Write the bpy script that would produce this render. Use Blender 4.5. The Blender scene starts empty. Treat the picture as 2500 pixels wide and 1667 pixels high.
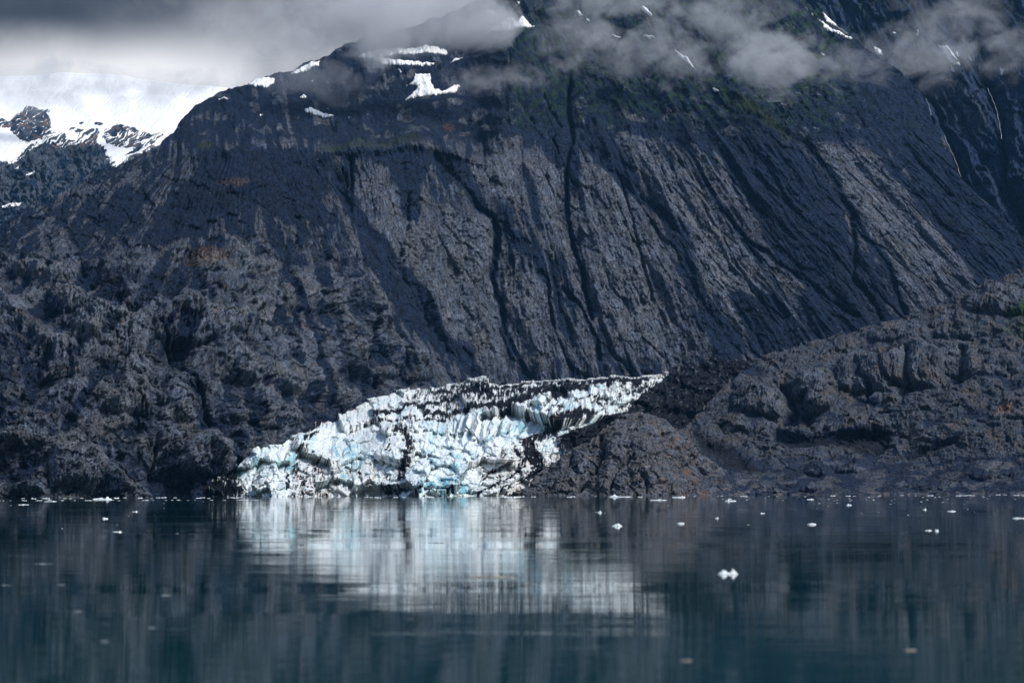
import bpy, math, random
import numpy as np
from mathutils import Vector, Matrix
C = bpy.context.scene.collection
SC = bpy.context.scene
rad = math.radians
F32 = np.float32

# ------------------------------------------------------------------ camera
IMW, IMH = 2500.0, 1667.0
FOCAL = 70.0
FPX = IMW * FOCAL / 36.0
HORIZON = 1199.0
CAM_H = 3.2
ROLL = rad(0.17)
PITCH = math.atan((HORIZON - IMH / 2) / FPX)
cam_d = bpy.data.cameras.new('camera')
cam = bpy.data.objects.new('camera', cam_d)
C.objects.link(cam)
cam_d.lens = FOCAL
cam_d.sensor_width = 36.0
cam_d.clip_start = 0.5
cam_d.clip_end = 60000
cam_m = Matrix.Translation((0, 0, CAM_H)) @ Matrix.Rotation(rad(90) + PITCH, 4, 'X') @ Matrix.Rotation(-ROLL, 4, 'Z')
cam.matrix_world = cam_m
cam_d.dof.use_dof = True
cam_d.dof.focus_distance = 1500.0
cam_d.dof.aperture_fstop = 0.6
SC.camera = cam
RM = np.array(cam_m.to_3x3())

def ray(px, py):
    """horizontal-depth-normalised ray through a photo point: returns (dx, dz) per metre of y"""
    a = (px - IMW / 2) / FPX
    b = (IMH / 2 - py) / FPX
    x = RM[0, 0] * a + RM[0, 1] * b - RM[0, 2]
    y = RM[1, 0] * a + RM[1, 1] * b - RM[1, 2]
    z = RM[2, 0] * a + RM[2, 1] * b - RM[2, 2]
    return x / y, z / y

def place(px, py, D):
    dx, dz = ray(px, py)
    return dx * D, D + 0 * dx, CAM_H + dz * D

def on_water(px, py):
    dx, dz = ray(px, py)
    D = CAM_H / (-dz)
    return dx * D, D

# ------------------------------------------------------------------ light
SUN_EL, SUN_AZ = rad(47), rad(58)       # azimuth measured to the right of straight behind the camera
sv = Vector((math.sin(SUN_AZ) * math.cos(SUN_EL), -math.cos(SUN_AZ) * math.cos(SUN_EL), math.sin(SUN_EL)))
sd = bpy.data.lights.new('sun', 'SUN')
sd.energy = 2.9
sd.angle = rad(14)
sd.color = (1.0, 0.97, 0.93)
so = bpy.data.objects.new('sun', sd)
C.objects.link(so)
so.rotation_euler = (-sv).to_track_quat('-Z', 'Y').to_euler()
so.location = (0, 0, 3000)

SC.view_settings.view_transform = 'Standard'
SC.view_settings.look = 'None'
SC.view_settings.exposure = 0.30
SC.view_settings.gamma = 1.0
SC.cycles.use_denoising = True
SC.cycles.max_bounces = 6
SC.cycles.diffuse_bounces = 2
SC.cycles.volume_bounces = 2
SC.cycles.volume_max_steps = 256
SC.cycles.volume_step_rate = 1.0

class NT:
    """small helper for wiring node trees"""
    def __init__(s, tree):
        s.t = tree
    def n(s, kind, **kw):
        nd = s.t.nodes.new(kind)
        for k, v in kw.items():
            if k.startswith('i_'):
                nd.inputs[k[2:].replace('_', ' ')].default_value = v
            else:
                setattr(nd, k, v)
        return nd
    def l(s, a, b):
        s.t.links.new(a, b)
    def val(s, x, sock):
        if hasattr(x, 'node'):
            s.l(x, sock)
        else:
            sock.default_value = x
    def math(s, op, a, b=0.0, clamp=False):
        nd = s.n('ShaderNodeMath', operation=op, use_clamp=clamp)
        s.val(a, nd.inputs[0]); s.val(b, nd.inputs[1])
        return nd.outputs[0]
    def vmul(s, v, k):
        nd = s.n('ShaderNodeVectorMath', operation='MULTIPLY')
        s.val(v, nd.inputs[0]); nd.inputs[1].default_value = k
        return nd.outputs[0]
    def vadd(s, v, k):
        nd = s.n('ShaderNodeVectorMath', operation='ADD')
        s.val(v, nd.inputs[0]); s.val(k, nd.inputs[1])
        return nd.outputs[0]
    def noise(s, v, scale, detail=3.0, rough=0.5, dist=0.0):
        nd = s.n('ShaderNodeTexNoise')
        s.l(v, nd.inputs['Vector'])
        nd.inputs['Scale'].default_value = scale
        nd.inputs['Detail'].default_value = detail
        nd.inputs['Roughness'].default_value = rough
        nd.inputs['Distortion'].default_value = dist
        return nd.outputs[0]
    def ramp(s, x, a, b, lo=0.0, hi=1.0, smooth=True):
        nd = s.n('ShaderNodeMapRange')
        nd.interpolation_type = 'SMOOTHSTEP' if smooth else 'LINEAR'
        s.val(x, nd.inputs[0])
        nd.inputs[1].default_value = a; nd.inputs[2].default_value = b
        nd.inputs[3].default_value = lo; nd.inputs[4].default_value = hi
        return nd.outputs[0]
    def mix(s, f, a, b, blend='MIX'):
        nd = s.n('ShaderNodeMix', data_type='RGBA', blend_type=blend)
        nd.clamp_factor = True
        s.val(f, nd.inputs[0])
        for x, k in ((a, 6), (b, 7)):
            if hasattr(x, 'node'):
                s.l(x, nd.inputs[k])
            else:
                nd.inputs[k].default_value = (*x, 1) if len(x) == 3 else x
        return nd.outputs[2]

# ------------------------------------------------------------------ sky
def build_world():
    w = bpy.data.worlds.new('World')
    SC.world = w
    w.use_nodes = True
    T = NT(w.node_tree)
    w.node_tree.nodes.clear()
    sky = T.n('ShaderNodeTexSky', sky_type='NISHITA', sun_disc=False)
    sky.sun_elevation = SUN_EL
    sky.sun_rotation = math.pi - SUN_AZ
    sky.air_density = 1.0
    sky.dust_density = 0.6
    bg = T.n('ShaderNodeBackground')
    T.l(sky.outputs[0], bg.inputs[0])
    bg.inputs[1].default_value = 0.10
    co = T.n('ShaderNodeTexCoord').outputs['Generated']
    sep = T.n('ShaderNodeSeparateXYZ')
    T.l(co, sep.inputs[0])
    X, Y, Z = sep.outputs
    # overcast bank to the north
    big = T.noise(T.vmul(co, (1, 1, 1.5)), 6.5, 5.0, 0.55, 0.3)
    small = T.noise(T.vmul(co, (1, 1, 1.2)), 17.0, 6.0, 0.55, 0.2)
    n = T.math('ADD', T.math('MULTIPLY', big, 0.7), T.math('MULTIPLY', small, 0.3))
    az = T.math('DIVIDE', X, Y)
    el = T.math('DIVIDE', Z, Y)
    # dark belly of the cloud overhead on the left, light below it and to the right
    u = T.math('ADD', T.math('MULTIPLY', az, 0.50), T.math('MULTIPLY', n, 0.20))
    dark = T.ramp(T.math('SUBTRACT', el, u), 0.140, 0.265)
    light = T.ramp(n, 0.36, 0.62, 0.25, 0.60)
    g = T.math('MULTIPLY', light, T.math('SUBTRACT', 1.0, T.math('MULTIPLY', dark, 0.88)))
    # bright gap low over the snowfield
    lo = T.ramp(T.math('ADD', el, T.math('MULTIPLY', n, 0.05)), 0.232, 0.268, 1.0, 0.0)
    le = T.ramp(az, -0.19, -0.10, 1.0, 0.0)
    glow = T.math('MULTIPLY', lo, le)
    g2 = T.math('ADD', g, T.math('MULTIPLY', glow, 0.74))
    col = T.mix(glow, (0.93, 0.94, 1.0), (1, 0.985, 0.97))
    cloud = T.n('ShaderNodeBackground')
    T.l(col, cloud.inputs[0]); T.l(g2, cloud.inputs[1])
    m = T.n('ShaderNodeMixShader')
    T.l(T.ramp(Y, 0.55, 0.85), m.inputs[0])
    T.l(bg.outputs[0], m.inputs[1]); T.l(cloud.outputs[0], m.inputs[2])
    out = T.n('ShaderNodeOutputWorld')
    T.l(m.outputs[0], out.inputs[0])
build_world()

# ------------------------------------------------------------------ array noise
def _h(ix, iy, seed):
    h = (ix.astype(np.int64) * 374761393 + iy.astype(np.int64) * 668265263 + seed * 1442695041) & 0xFFFFFFFF
    h = ((h ^ (h >> 13)) * 1274126177) & 0xFFFFFFFF
    return (h ^ (h >> 16)) & 0xFFFFFFFF

def _r(ix, iy, seed):
    return (_h(ix, iy, seed) / 4294967295.0).astype(F32)

def perlin(x, y, seed=0):
    x0 = np.floor(x); y0 = np.floor(y)
    fx = (x - x0).astype(F32); fy = (y - y0).astype(F32)
    ix = x0.astype(np.int64); iy = y0.astype(np.int64)
    u = fx * fx * fx * (fx * (fx * 6 - 15) + 10)
    v = fy * fy * fy * (fy * (fy * 6 - 15) + 10)
    def g(a, b):
        t = _r(ix + a, iy + b, seed) * F32(6.2831853)
        return np.cos(t) * (fx - a) + np.sin(t) * (fy - b)
    n = (g(0, 0) * (1 - u) + g(1, 0) * u) * (1 - v) + (g(0, 1) * (1 - u) + g(1, 1) * u) * v
    return n * F32(1.5)

def fbm(x, y, octv=4, seed=0, gain=0.5):
    a, s, t = 1.0, 0.0, 0.0
    for k in range(octv):
        s = s + a * perlin(x * 2.03 ** k + 17.3 * k, y * 2.03 ** k - 9.1 * k, seed + k)
        t += a; a *= gain
    return s / t

def ridged(x, y, octv=4, seed=0, gain=0.5):
    a, s, t = 1.0, 0.0, 0.0
    for k in range(octv):
        s = s + a * (1 - np.abs(perlin(x * 2.03 ** k + 5.3 * k, y * 2.03 ** k + 3.7 * k, seed + k)) * 2)
        t += a; a *= gain
    return s / t          # 1 on ridges

def worley(x, y, seed=0):
    x0 = np.floor(x).astype(np.int64); y0 = np.floor(y).astype(np.int64)
    f1 = np.full(x.shape, 9.0, F32); f2 = f1.copy(); cid = np.zeros(x.shape, F32)
    for a in (-1, 0, 1):
        for b in (-1, 0, 1):
            cx, cy = x0 + a, y0 + b
            d = np.hypot(cx + _r(cx, cy, seed) - x, cy + _r(cx, cy, seed + 71) - y).astype(F32)
            c = d < f1
            f2 = np.where(c, f1, np.minimum(f2, d))
            cid = np.where(c, _r(cx, cy, seed + 137), cid)
            f1 = np.where(c, d, f1)
    return f1, f2, cid

def facets(x, y, seed, tilt=1.0):
    """broken blocks: every cell gets its own push and its own tilt"""
    x0 = np.floor(x).astype(np.int64); y0 = np.floor(y).astype(np.int64)
    f1 = np.full(x.shape, 9.0, F32); f2 = f1.copy(); hh = np.zeros(x.shape, F32)
    for a in (-1, 0, 1):
        for b in (-1, 0, 1):
            cx, cy = x0 + a, y0 + b
            dx = x - (cx + _r(cx, cy, seed)); dy = y - (cy + _r(cx, cy, seed + 71))
            d = np.hypot(dx, dy).astype(F32)
            c = d < f1
            f2 = np.where(c, f1, np.minimum(f2, d))
            v = _r(cx, cy, seed + 137) - .5 + tilt * ((_r(cx, cy, seed + 5) - .5) * dx * 1.6 + (_r(cx, cy, seed + 9) - .2) * dy * 1.4)
            hh = np.where(c, v, hh)
            f1 = np.where(c, d, f1)
    return hh, f2 - f1

def sstep(a, b, x):
    t = np.clip((x - a) / (b - a), 0, 1)
    return t * t * (3 - 2 * t)

def line_dist(U, V, pts, reach=400):
    """signed horizontal-ish distance, unsigned distance and 0..1 position along a polyline"""
    best = np.full(U.shape, 1e6, F32); sg = np.zeros(U.shape, F32); al = np.zeros(U.shape, F32)
    P = np.array(pts, float)
    m = (U > P[:, 0].min() - reach) & (U < P[:, 0].max() + reach) & (V > P[:, 1].min() - reach) & (V < P[:, 1].max() + reach)
    u, v = U[m], V[m]
    b = np.full(u.shape, 1e6); s = np.zeros(u.shape); aa = np.zeros(u.shape)
    n = len(P) - 1
    for i in range(n):
        ax, ay = P[i, :2]; bx, by = P[i + 1, :2]
        dx, dy = bx - ax, by - ay
        t = np.clip(((u - ax) * dx + (v - ay) * dy) / (dx * dx + dy * dy), 0, 1)
        d = np.hypot(u - ax - t * dx, v - ay - t * dy)
        c = d < b
        b = np.where(c, d, b)
        s = np.where(c, np.sign((u - ax) * dy - (v - ay) * dx), s)
        aa = np.where(c, (i + t) / n, aa)
    best[m] = b; sg[m] = s; al[m] = aa
    return best, sg, al

def inside(U, V, poly):
    P = np.array(poly, float)
    r = np.zeros(U.shape, bool)
    j = len(P) - 1
    for i in range(len(P)):
        (xi, yi), (xj, yj) = P[i], P[j]
        if yi != yj:
            r ^= ((yi > V) != (yj > V)) & (U < (xj - xi) * (V - yi) / (yj - yi) + xi)
        j = i
    return r

def soft_poly(U, V, poly, soft=12):
    """1 inside, 0 outside, with a soft edge"""
    d, _, _ = line_dist(U, V, list(poly) + [poly[0]], reach=soft * 3)
    return np.where(inside(U, V, poly), 0.5 + 0.5 * np.clip(d / soft, 0, 1), 0.5 - 0.5 * np.clip(d / soft, 0, 1)).astype(F32)

def rbf(pts):
    """thin-plate interpolation of depth from a few surveyed points"""
    P = np.array(pts, float)
    xy = P[:, :2] / 1000; z = np.log(P[:, 2])
    n = len(P)
    def phi(r2):
        return np.where(r2 > 1e-12, r2 * np.log(r2 + 1e-12), 0)
    K = phi(((xy[:, None] - xy[None]) ** 2).sum(-1)) + 2e-4 * np.eye(n)
    A = np.zeros((n + 3, n + 3)); A[:n, :n] = K
    A[:n, n] = 1; A[:n, n + 1:] = xy; A[n, :n] = 1; A[n + 1:, :n] = xy.T
    w = np.linalg.solve(A, np.concatenate([z, [0, 0, 0]]))
    def f(U, V):
        x, y = U / 1000, V / 1000
        s = w[n] + w[n + 1] * x + w[n + 2] * y
        for i in range(n):
            s = s + w[i] * phi((x - xy[i, 0]) ** 2 + (y - xy[i, 1]) ** 2)
        return np.exp(s)
    return f

# ------------------------------------------------------------------ meshes
def mesh_from(name, verts, quads, col=None, mat=None, smooth=True, parent=None):
    me = bpy.data.meshes.new(name)
    nv, nf = len(verts), len(quads)
    me.vertices.add(nv); me.vertices.foreach_set('co', np.asarray(verts, F32).ravel())
    k = quads.shape[1]
    me.loops.add(nf * k); me.loops.foreach_set('vertex_index', np.asarray(quads, np.int32).ravel())
    me.polygons.add(nf)
    me.polygons.foreach_set('loop_start', np.arange(0, nf * k, k, dtype=np.int32))
    me.polygons.foreach_set('use_smooth', np.full(nf, smooth))
    if col is not None:
        a = me.attributes.new('tint', 'FLOAT_COLOR', 'POINT')
        c4 = np.ones((nv, 4), F32); c4[:, :col.shape[1]] = col
        a.data.foreach_set('color', c4.ravel())
    me.update(calc_edges=True)
    me.validate()
    if mat: me.materials.append(mat)
    o = bpy.data.objects.new(name, me)
    C.objects.link(o)
    if parent: o.parent = parent
    return o

def grid_quads(r, c):
    i = np.arange(r * c).reshape(r, c)
    return np.stack([i[:-1, :-1].ravel(), i[:-1, 1:].ravel(), i[1:, 1:].ravel(), i[1:, :-1].ravel()], 1)

def grid_normals(P):
    du = np.gradient(P, axis=1); dv = np.gradient(P, axis=0)
    n = np.cross(du, dv)
    n /= np.linalg.norm(n, axis=2, keepdims=True) + 1e-9
    return n

def tag(o, label=None, cat=None, group=None, kind=None):
    if label: o['label'] = label
    if cat: o['category'] = cat
    if group: o['group'] = group
    if kind: o['kind'] = kind
    return o

def columns(a, b, n, ea=None, eb=None, extra=40):
    c = np.linspace(a, b, n)
    if ea is not None: c = np.concatenate([np.linspace(ea, a, extra, endpoint=False), c])
    if eb is not None: c = np.concatenate([c, np.linspace(b, eb, extra + 1)[1:]])
    return c

def terrain(name, cols, rows, base, crest, depth, shape, mat, back=(900, 0.9), **kw):
    """a hillside: its foot, its crest, its distance, then real relief raised along the surface normal,
    and a far slope falling away behind the crest"""
    top = np.interp(cols, *np.array(crest, float).T)
    bot = np.interp(cols, *np.array(base, float).T)
    t = np.linspace(0, 1, rows)
    U = np.broadcast_to(cols, (rows, len(cols))).astype(float)
    V = bot + (top - bot) * t[:, None]
    D = depth(U, V)
    x, y, z = place(U, V, D)
    P = np.stack([x, y, z], 2)
    N = grid_normals(P)
    sm = 9
    for ax in (0, 1):          # soften the normals used for raising relief
        k = np.cumsum(np.pad(N, [(sm, sm) if a == ax else (0, 0) for a in range(3)], mode='edge'), axis=ax)
        N = (np.take(k, np.arange(2 * sm, k.shape[ax]), axis=ax) - np.take(k, np.arange(0, k.shape[ax] - 2 * sm), axis=ax))
    N /= np.linalg.norm(N, axis=2, keepdims=True)
    R = np.stack([x / y, np.ones_like(x), (z - CAM_H) / y], 2)
    R /= np.linalg.norm(R, axis=2, keepdims=True)
    N = N * kw.get('lift', .35) - R
    N /= np.linalg.norm(N, axis=2, keepdims=True)
    h, col = shape(U, V, D)
    h = h * kw.get('relief', 1.0) * D / kw.get('Dref', 2500.0)      # relief given as seen from one standard distance
    P = P + N * h[..., None]
    # far side
    nb = 14
    q = np.linspace(0, 1, nb + 1)[1:]
    last = P[-1]
    dist = np.stack([last[:, 0] / last[:, 1], np.ones(len(cols)), np.zeros(len(cols))], 1)
    B = last[None] + dist[None] * (q * back[0])[:, None, None]
    B[..., 2] -= (last[None, :, 2] + 20) * back[1] * (q[:, None] ** 1.4)
    P2 = np.concatenate([P, B]).reshape(-1, 3)
    c2 = np.concatenate([col, np.repeat(col[-1:], nb, 0)]).reshape(-1, col.shape[2])
    o = mesh_from(name, P2, grid_quads(rows + nb, len(cols)), c2, mat)
    return o, (U, V, P, N, h)

# ------------------------------------------------------------------ materials
def new_mat(name):
    m = bpy.data.materials.new(name)
    m.use_nodes = True
    m.node_tree.nodes.clear()
    T = NT(m.node_tree)
    return m, T

def rock_material(name, unit=1.0, bump=1.0, contrast=1.0, stones=0.55):
    """tint attribute broken up by grain, cracks and loose stones"""
    m, T = new_mat(name)
    at = T.n('ShaderNodeAttribute', attribute_name='tint')
    co = T.n('ShaderNodeTexCoord').outputs['Object']
    c1 = T.vmul(co, (1, 0.6, 1))
    grain = T.noise(c1, 0.24 / unit, 7.0, 0.72, 0.0)
    fine = T.noise(T.vmul(co, (1, 1, 0.8)), 1.0 / unit, 3.0, 0.75)
    wob = T.n('ShaderNodeTexNoise'); T.l(co, wob.inputs['Vector']); wob.inputs['Scale'].default_value = 0.05 / unit; wob.inputs['Detail'].default_value = 4
    wv = T.vadd(co, T.vmul(wob.outputs['Color'], (16 * unit, 16 * unit, 16 * unit)))
    cks = []
    for sc_, w_ in ((0.045, 0.035), (0.14, 0.05)):
        ve = T.n('ShaderNodeTexVoronoi', feature='DISTANCE_TO_EDGE')
        T.l(T.vmul(wv, (1.0, .5, 0.45)), ve.inputs['Vector']); ve.inputs['Scale'].default_value = sc_ / unit
        cks.append(T.ramp(ve.outputs['Distance'], 0.0, w_, 0.0, 1.0))
    ck = T.math('MULTIPLY', T.ramp(cks[0], 0, 1, .38, 1), T.ramp(cks[1], 0, 1, .62, 1))
    vf = T.n('ShaderNodeTexVoronoi'); T.l(T.vmul(wv, (1, .6, .7)), vf.inputs['Vector']); vf.inputs['Scale'].default_value = 0.11 / unit
    cell = T.n('ShaderNodeSeparateColor'); T.l(vf.outputs['Color'], cell.inputs[0])
    k = T.math('ADD', T.ramp(grain, 0.32, 0.70, 1 - 0.66 * contrast, 1 + 0.66 * contrast, False), T.ramp(fine, 0.3, 0.7, -0.52 * contrast, 0.52 * contrast, False))
    k = T.math('ADD', k, T.ramp(cell.outputs[0], 0, 1, -.22, .22, False))
    k = T.math('MULTIPLY', T.math('MAXIMUM', k, 0.10), ck)
    vor = T.n('ShaderNodeTexVoronoi')
    T.l(co, vor.inputs['Vector']); vor.inputs['Scale'].default_value = 0.16 / unit
    vor.inputs['Randomness'].default_value = 1
    stone = T.math('MULTIPLY', T.ramp(vor.outputs['Distance'], 0.10, 0.22, 1.0, 0.0), T.ramp(grain, 0.5, 0.6))
    hue = T.noise(co, 0.035 / unit, 4.0, 0.6)
    tn = T.mix(T.ramp(hue, 0.35, 0.68), (0.90, 0.98, 1.14), (1.06, 1.0, 0.95))
    kk = T.n('ShaderNodeCombineColor')
    for i in range(3): T.l(k, kk.inputs[i])
    c = T.mix(1.0, at.outputs['Color'], kk.outputs[0], 'MULTIPLY')
    c = T.mix(1.0, c, tn, 'MULTIPLY')
    c = T.mix(T.math('MULTIPLY', stone, stones), c, (0.26, 0.26, 0.26))
    hgt = T.math('ADD', T.math('MULTIPLY', grain, 6.0 * unit), T.math('ADD', T.math('MULTIPLY', T.math('ADD', fine, ck), 1.8 * unit), T.math('MULTIPLY', vf.outputs['Distance'], -3.5 * unit)))
    b = T.n('ShaderNodeBump'); b.inputs['Strength'].default_value = 0.8 * bump
    b.inputs['Distance'].default_value = 1.0
    T.l(hgt, b.inputs['Height'])
    p = T.n('ShaderNodeBsdfPrincipled')
    T.l(c, p.inputs['Base Color']); p.inputs['Roughness'].default_value = 0.85
    p.inputs['Specular IOR Level'].default_value = 0.15
    T.l(b.outputs[0], p.inputs['Normal'])
    o = T.n('ShaderNodeOutputMaterial'); T.l(p.outputs[0], o.inputs[0])
    return m

def ice_material(name, bump=1.0):
    m, T = new_mat(name)
    at = T.n('ShaderNodeAttribute', attribute_name='tint')
    co = T.n('ShaderNodeTexCoord').outputs['Object']
    grain = T.noise(T.vmul(co, (1, .6, .55)), 0.30, 6.0, 0.72, 0.6)
    fine = T.noise(T.vmul(co, (1, 1, .4)), 1.1, 4.0, 0.7)
    k = T.ramp(grain, 0.33, 0.60, 0.82, 1.08)
    dirt = T.math('MULTIPLY', T.ramp(fine, 0.60, 0.70), T.ramp(grain, 0.44, 0.34))
    kk = T.n('ShaderNodeCombineColor')
    for i in range(3): T.l(k, kk.inputs[i])
    c = T.mix(1.0, at.outputs['Color'], kk.outputs[0], 'MULTIPLY')
    c = T.mix(T.math('MULTIPLY', dirt, 0.75), c, (0.09, 0.085, 0.08))
    b = T.n('ShaderNodeBump'); b.inputs['Strength'].default_value = 0.9 * bump
    T.l(T.math('ADD', T.math('MULTIPLY', grain, 3.2), T.math('MULTIPLY', fine, 0.7)), b.inputs['Height'])
    p = T.n('ShaderNodeBsdfPrincipled')
    T.l(c, p.inputs['Base Color']); p.inputs['Roughness'].default_value = 0.6
    p.inputs['Specular IOR Level'].default_value = 0.25
    T.l(b.outputs[0], p.inputs['Normal'])
    o = T.n('ShaderNodeOutputMaterial'); T.l(p.outputs[0], o.inputs[0])
    return m

def snow_material():
    m, T = new_mat('old_snow')
    co = T.n('ShaderNodeTexCoord').outputs['Object']
    g = T.noise(co, 0.05, 5.0, 0.6)
    c = T.mix(T.ramp(g, 0.35, 0.7), (0.80, 0.80, 0.80), (0.93, 0.93, 0.93))
    b = T.n('ShaderNodeBump'); b.inputs['Strength'].default_value = 0.4
    T.l(T.math('MULTIPLY', g, 8.0), b.inputs['Height'])
    p = T.n('ShaderNodeBsdfPrincipled')
    T.l(c, p.inputs['Base Color']); p.inputs['Roughness'].default_value = 0.8
    T.l(b.outputs[0], p.inputs['Normal'])
    o = T.n('ShaderNodeOutputMaterial'); T.l(p.outputs[0], o.inputs[0])
    return m

M_ROCK = rock_material('rock_cliff', 1.0)
M_NEAR = rock_material('rock_near', 0.7)
M_FAR = rock_material('rock_far', 2.4)
M_ICE = ice_material('glacier_ice')
M_DEBRIS = rock_material('ice_debris', 0.6, 1.0, 1.15, .12)
M_SNOW = snow_material()

ROCK = np.array([0.066, 0.077, 0.096]); ROCK_L = np.array([0.150, 0.165, 0.188])
SCREE_SHADE = np.array([0.0105, 0.021, 0.044]); RUST = np.array([0.20, 0.115, 0.07])  # navy gravel colour, also painted on where walls lie in shade
GREEN = np.array([0.022, 0.052, 0.030]); BLACK = np.array([0.012, 0.014, 0.020])
def blend(a, b, k):
    return a + (np.asarray(b) - a) * np.clip(k, 0, 1)[..., None]

# ------------------------------------------------------------------ water
def build_water():
    m, T = new_mat('fjord_water')
    co = T.n('ShaderNodeTexCoord').outputs['Object']
    w1 = T.noise(T.vmul(co, (0.35, 1.0, 1)), 1.1, 3.0, 0.5, 0.3)
    w2 = T.noise(T.vmul(co, (0.10, 0.55, 1)), 0.16, 4.0, 0.55, 0.2)
    patch = T.ramp(T.noise(T.vmul(co, (0.25, 1.0, 1)), 0.035, 3.0, 0.6, 0.5), 0.42, 0.62, 0.35, 1.5)
    h = T.math('ADD', T.math('MULTIPLY', T.math('MULTIPLY', w1, 0.006), patch), T.math('MULTIPLY', w2, 0.024))
    w3 = T.noise(T.vmul(co, (0.07, 1.0, 1)), 0.42, 2.0, 0.5, 0.1)
    pt = T.ramp(T.noise(T.vmul(co, (0.15, 1.0, 1)), 0.06, 2.0, 0.5), 0.45, 0.62, 0.1, 1.0)
    h = T.math('ADD', h, T.math('MULTIPLY', T.math('MULTIPLY', w3, 0.010), pt))
    b = T.n('ShaderNodeBump'); b.inputs['Strength'].default_value = 1.0
    b.inputs['Distance'].default_value = 1.0
    T.l(h, b.inputs['Height'])
    p = T.n('ShaderNodeBsdfPrincipled')
    p.inputs['Base Color'].default_value = (0.0003, 0.037, 0.041, 1)
    T.l(T.math('MULTIPLY', patch, 0.034), p.inputs['Roughness'])
    p.inputs['IOR'].default_value = 1.42
    T.l(b.outputs[0], p.inputs['Normal'])
    o = T.n('ShaderNodeOutputMaterial'); T.l(p.outputs[0], o.inputs[0])
    v = np.array([(-9000, -2500, 0), (9000, -2500, 0), (9000, 9000, 0), (-9000, 9000, 0)], F32)
    o = mesh_from('water', v, np.array([[0, 1, 2, 3]]), None, m, False)
    tag(o, 'calm dark teal fjord water mirroring the glacier and cliffs', kind='structure')
build_water()

# ------------------------------------------------------------------ main mountain
CREST = [(-500, 900), (-200, 700), (0, 552), (20, 545), (110, 498), (200, 453), (314, 393), (386, 357), (415, 322), (443, 286), (480, 252),
         (528, 225), (580, 205), (625, 186), (714, 168), (770, 138), (830, 111), (900, 92), (1000, 70), (1120, 20), (1200, -30), (1300, -120),
         (1500, -190), (1700, -170), (1850, -90), (1950, 0), (2071, 84), (2124, 118), (2217, 193), (2246, 243), (2278, 293), (2306, 339),
         (2349, 434), (2403, 489), (2467, 553), (2520, 610), (2700, 760), (3000, 900)]
DEPTH_M = rbf([(-500, 1220, 1250), (0, 1220, 1260), (300, 1220, 1310), (600, 1215, 1460), (760, 1100, 1640), (900, 1010, 1950), (1150, 930, 2300), (1500, 915, 2400), (1900, 870, 2480),
               (2200, 800, 2560), (2500, 760, 2600), (3000, 900, 2600), (1200, 1230, 2050), (1900, 1230, 2150), (2600, 1230, 2200),
               (0, 900, 1420), (300, 850, 1500), (300, 620, 1720), (600, 850, 1620), (600, 600, 1900), (-400, 900, 1500), (-200, 720, 1800), (20, 545, 2100), (200, 453, 2300), (430, 320, 2560),
               (560, 375, 2230), (800, 480, 2280), (820, 375, 2400), (1000, 370, 2470), (1150, 390, 2560), (900, 600, 2150), (700, 200, 2950), (830, 111, 3150), (1100, 50, 3250),
               (1100, 650, 2400), (1400, 650, 2520), (1400, 380, 2720), (1700, 650, 2560), (1400, 180, 3050), (1300, -120, 3500), (1700, -170, 3600),
               (1700, 380, 2740), (1700, 180, 2980), (2000, 600, 2660), (2000, 350, 2850), (2000, 40, 3250), (2250, 243, 3150), (2300, 600, 2720), (2403, 489, 2880), (2520, 610, 2820)])
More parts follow.
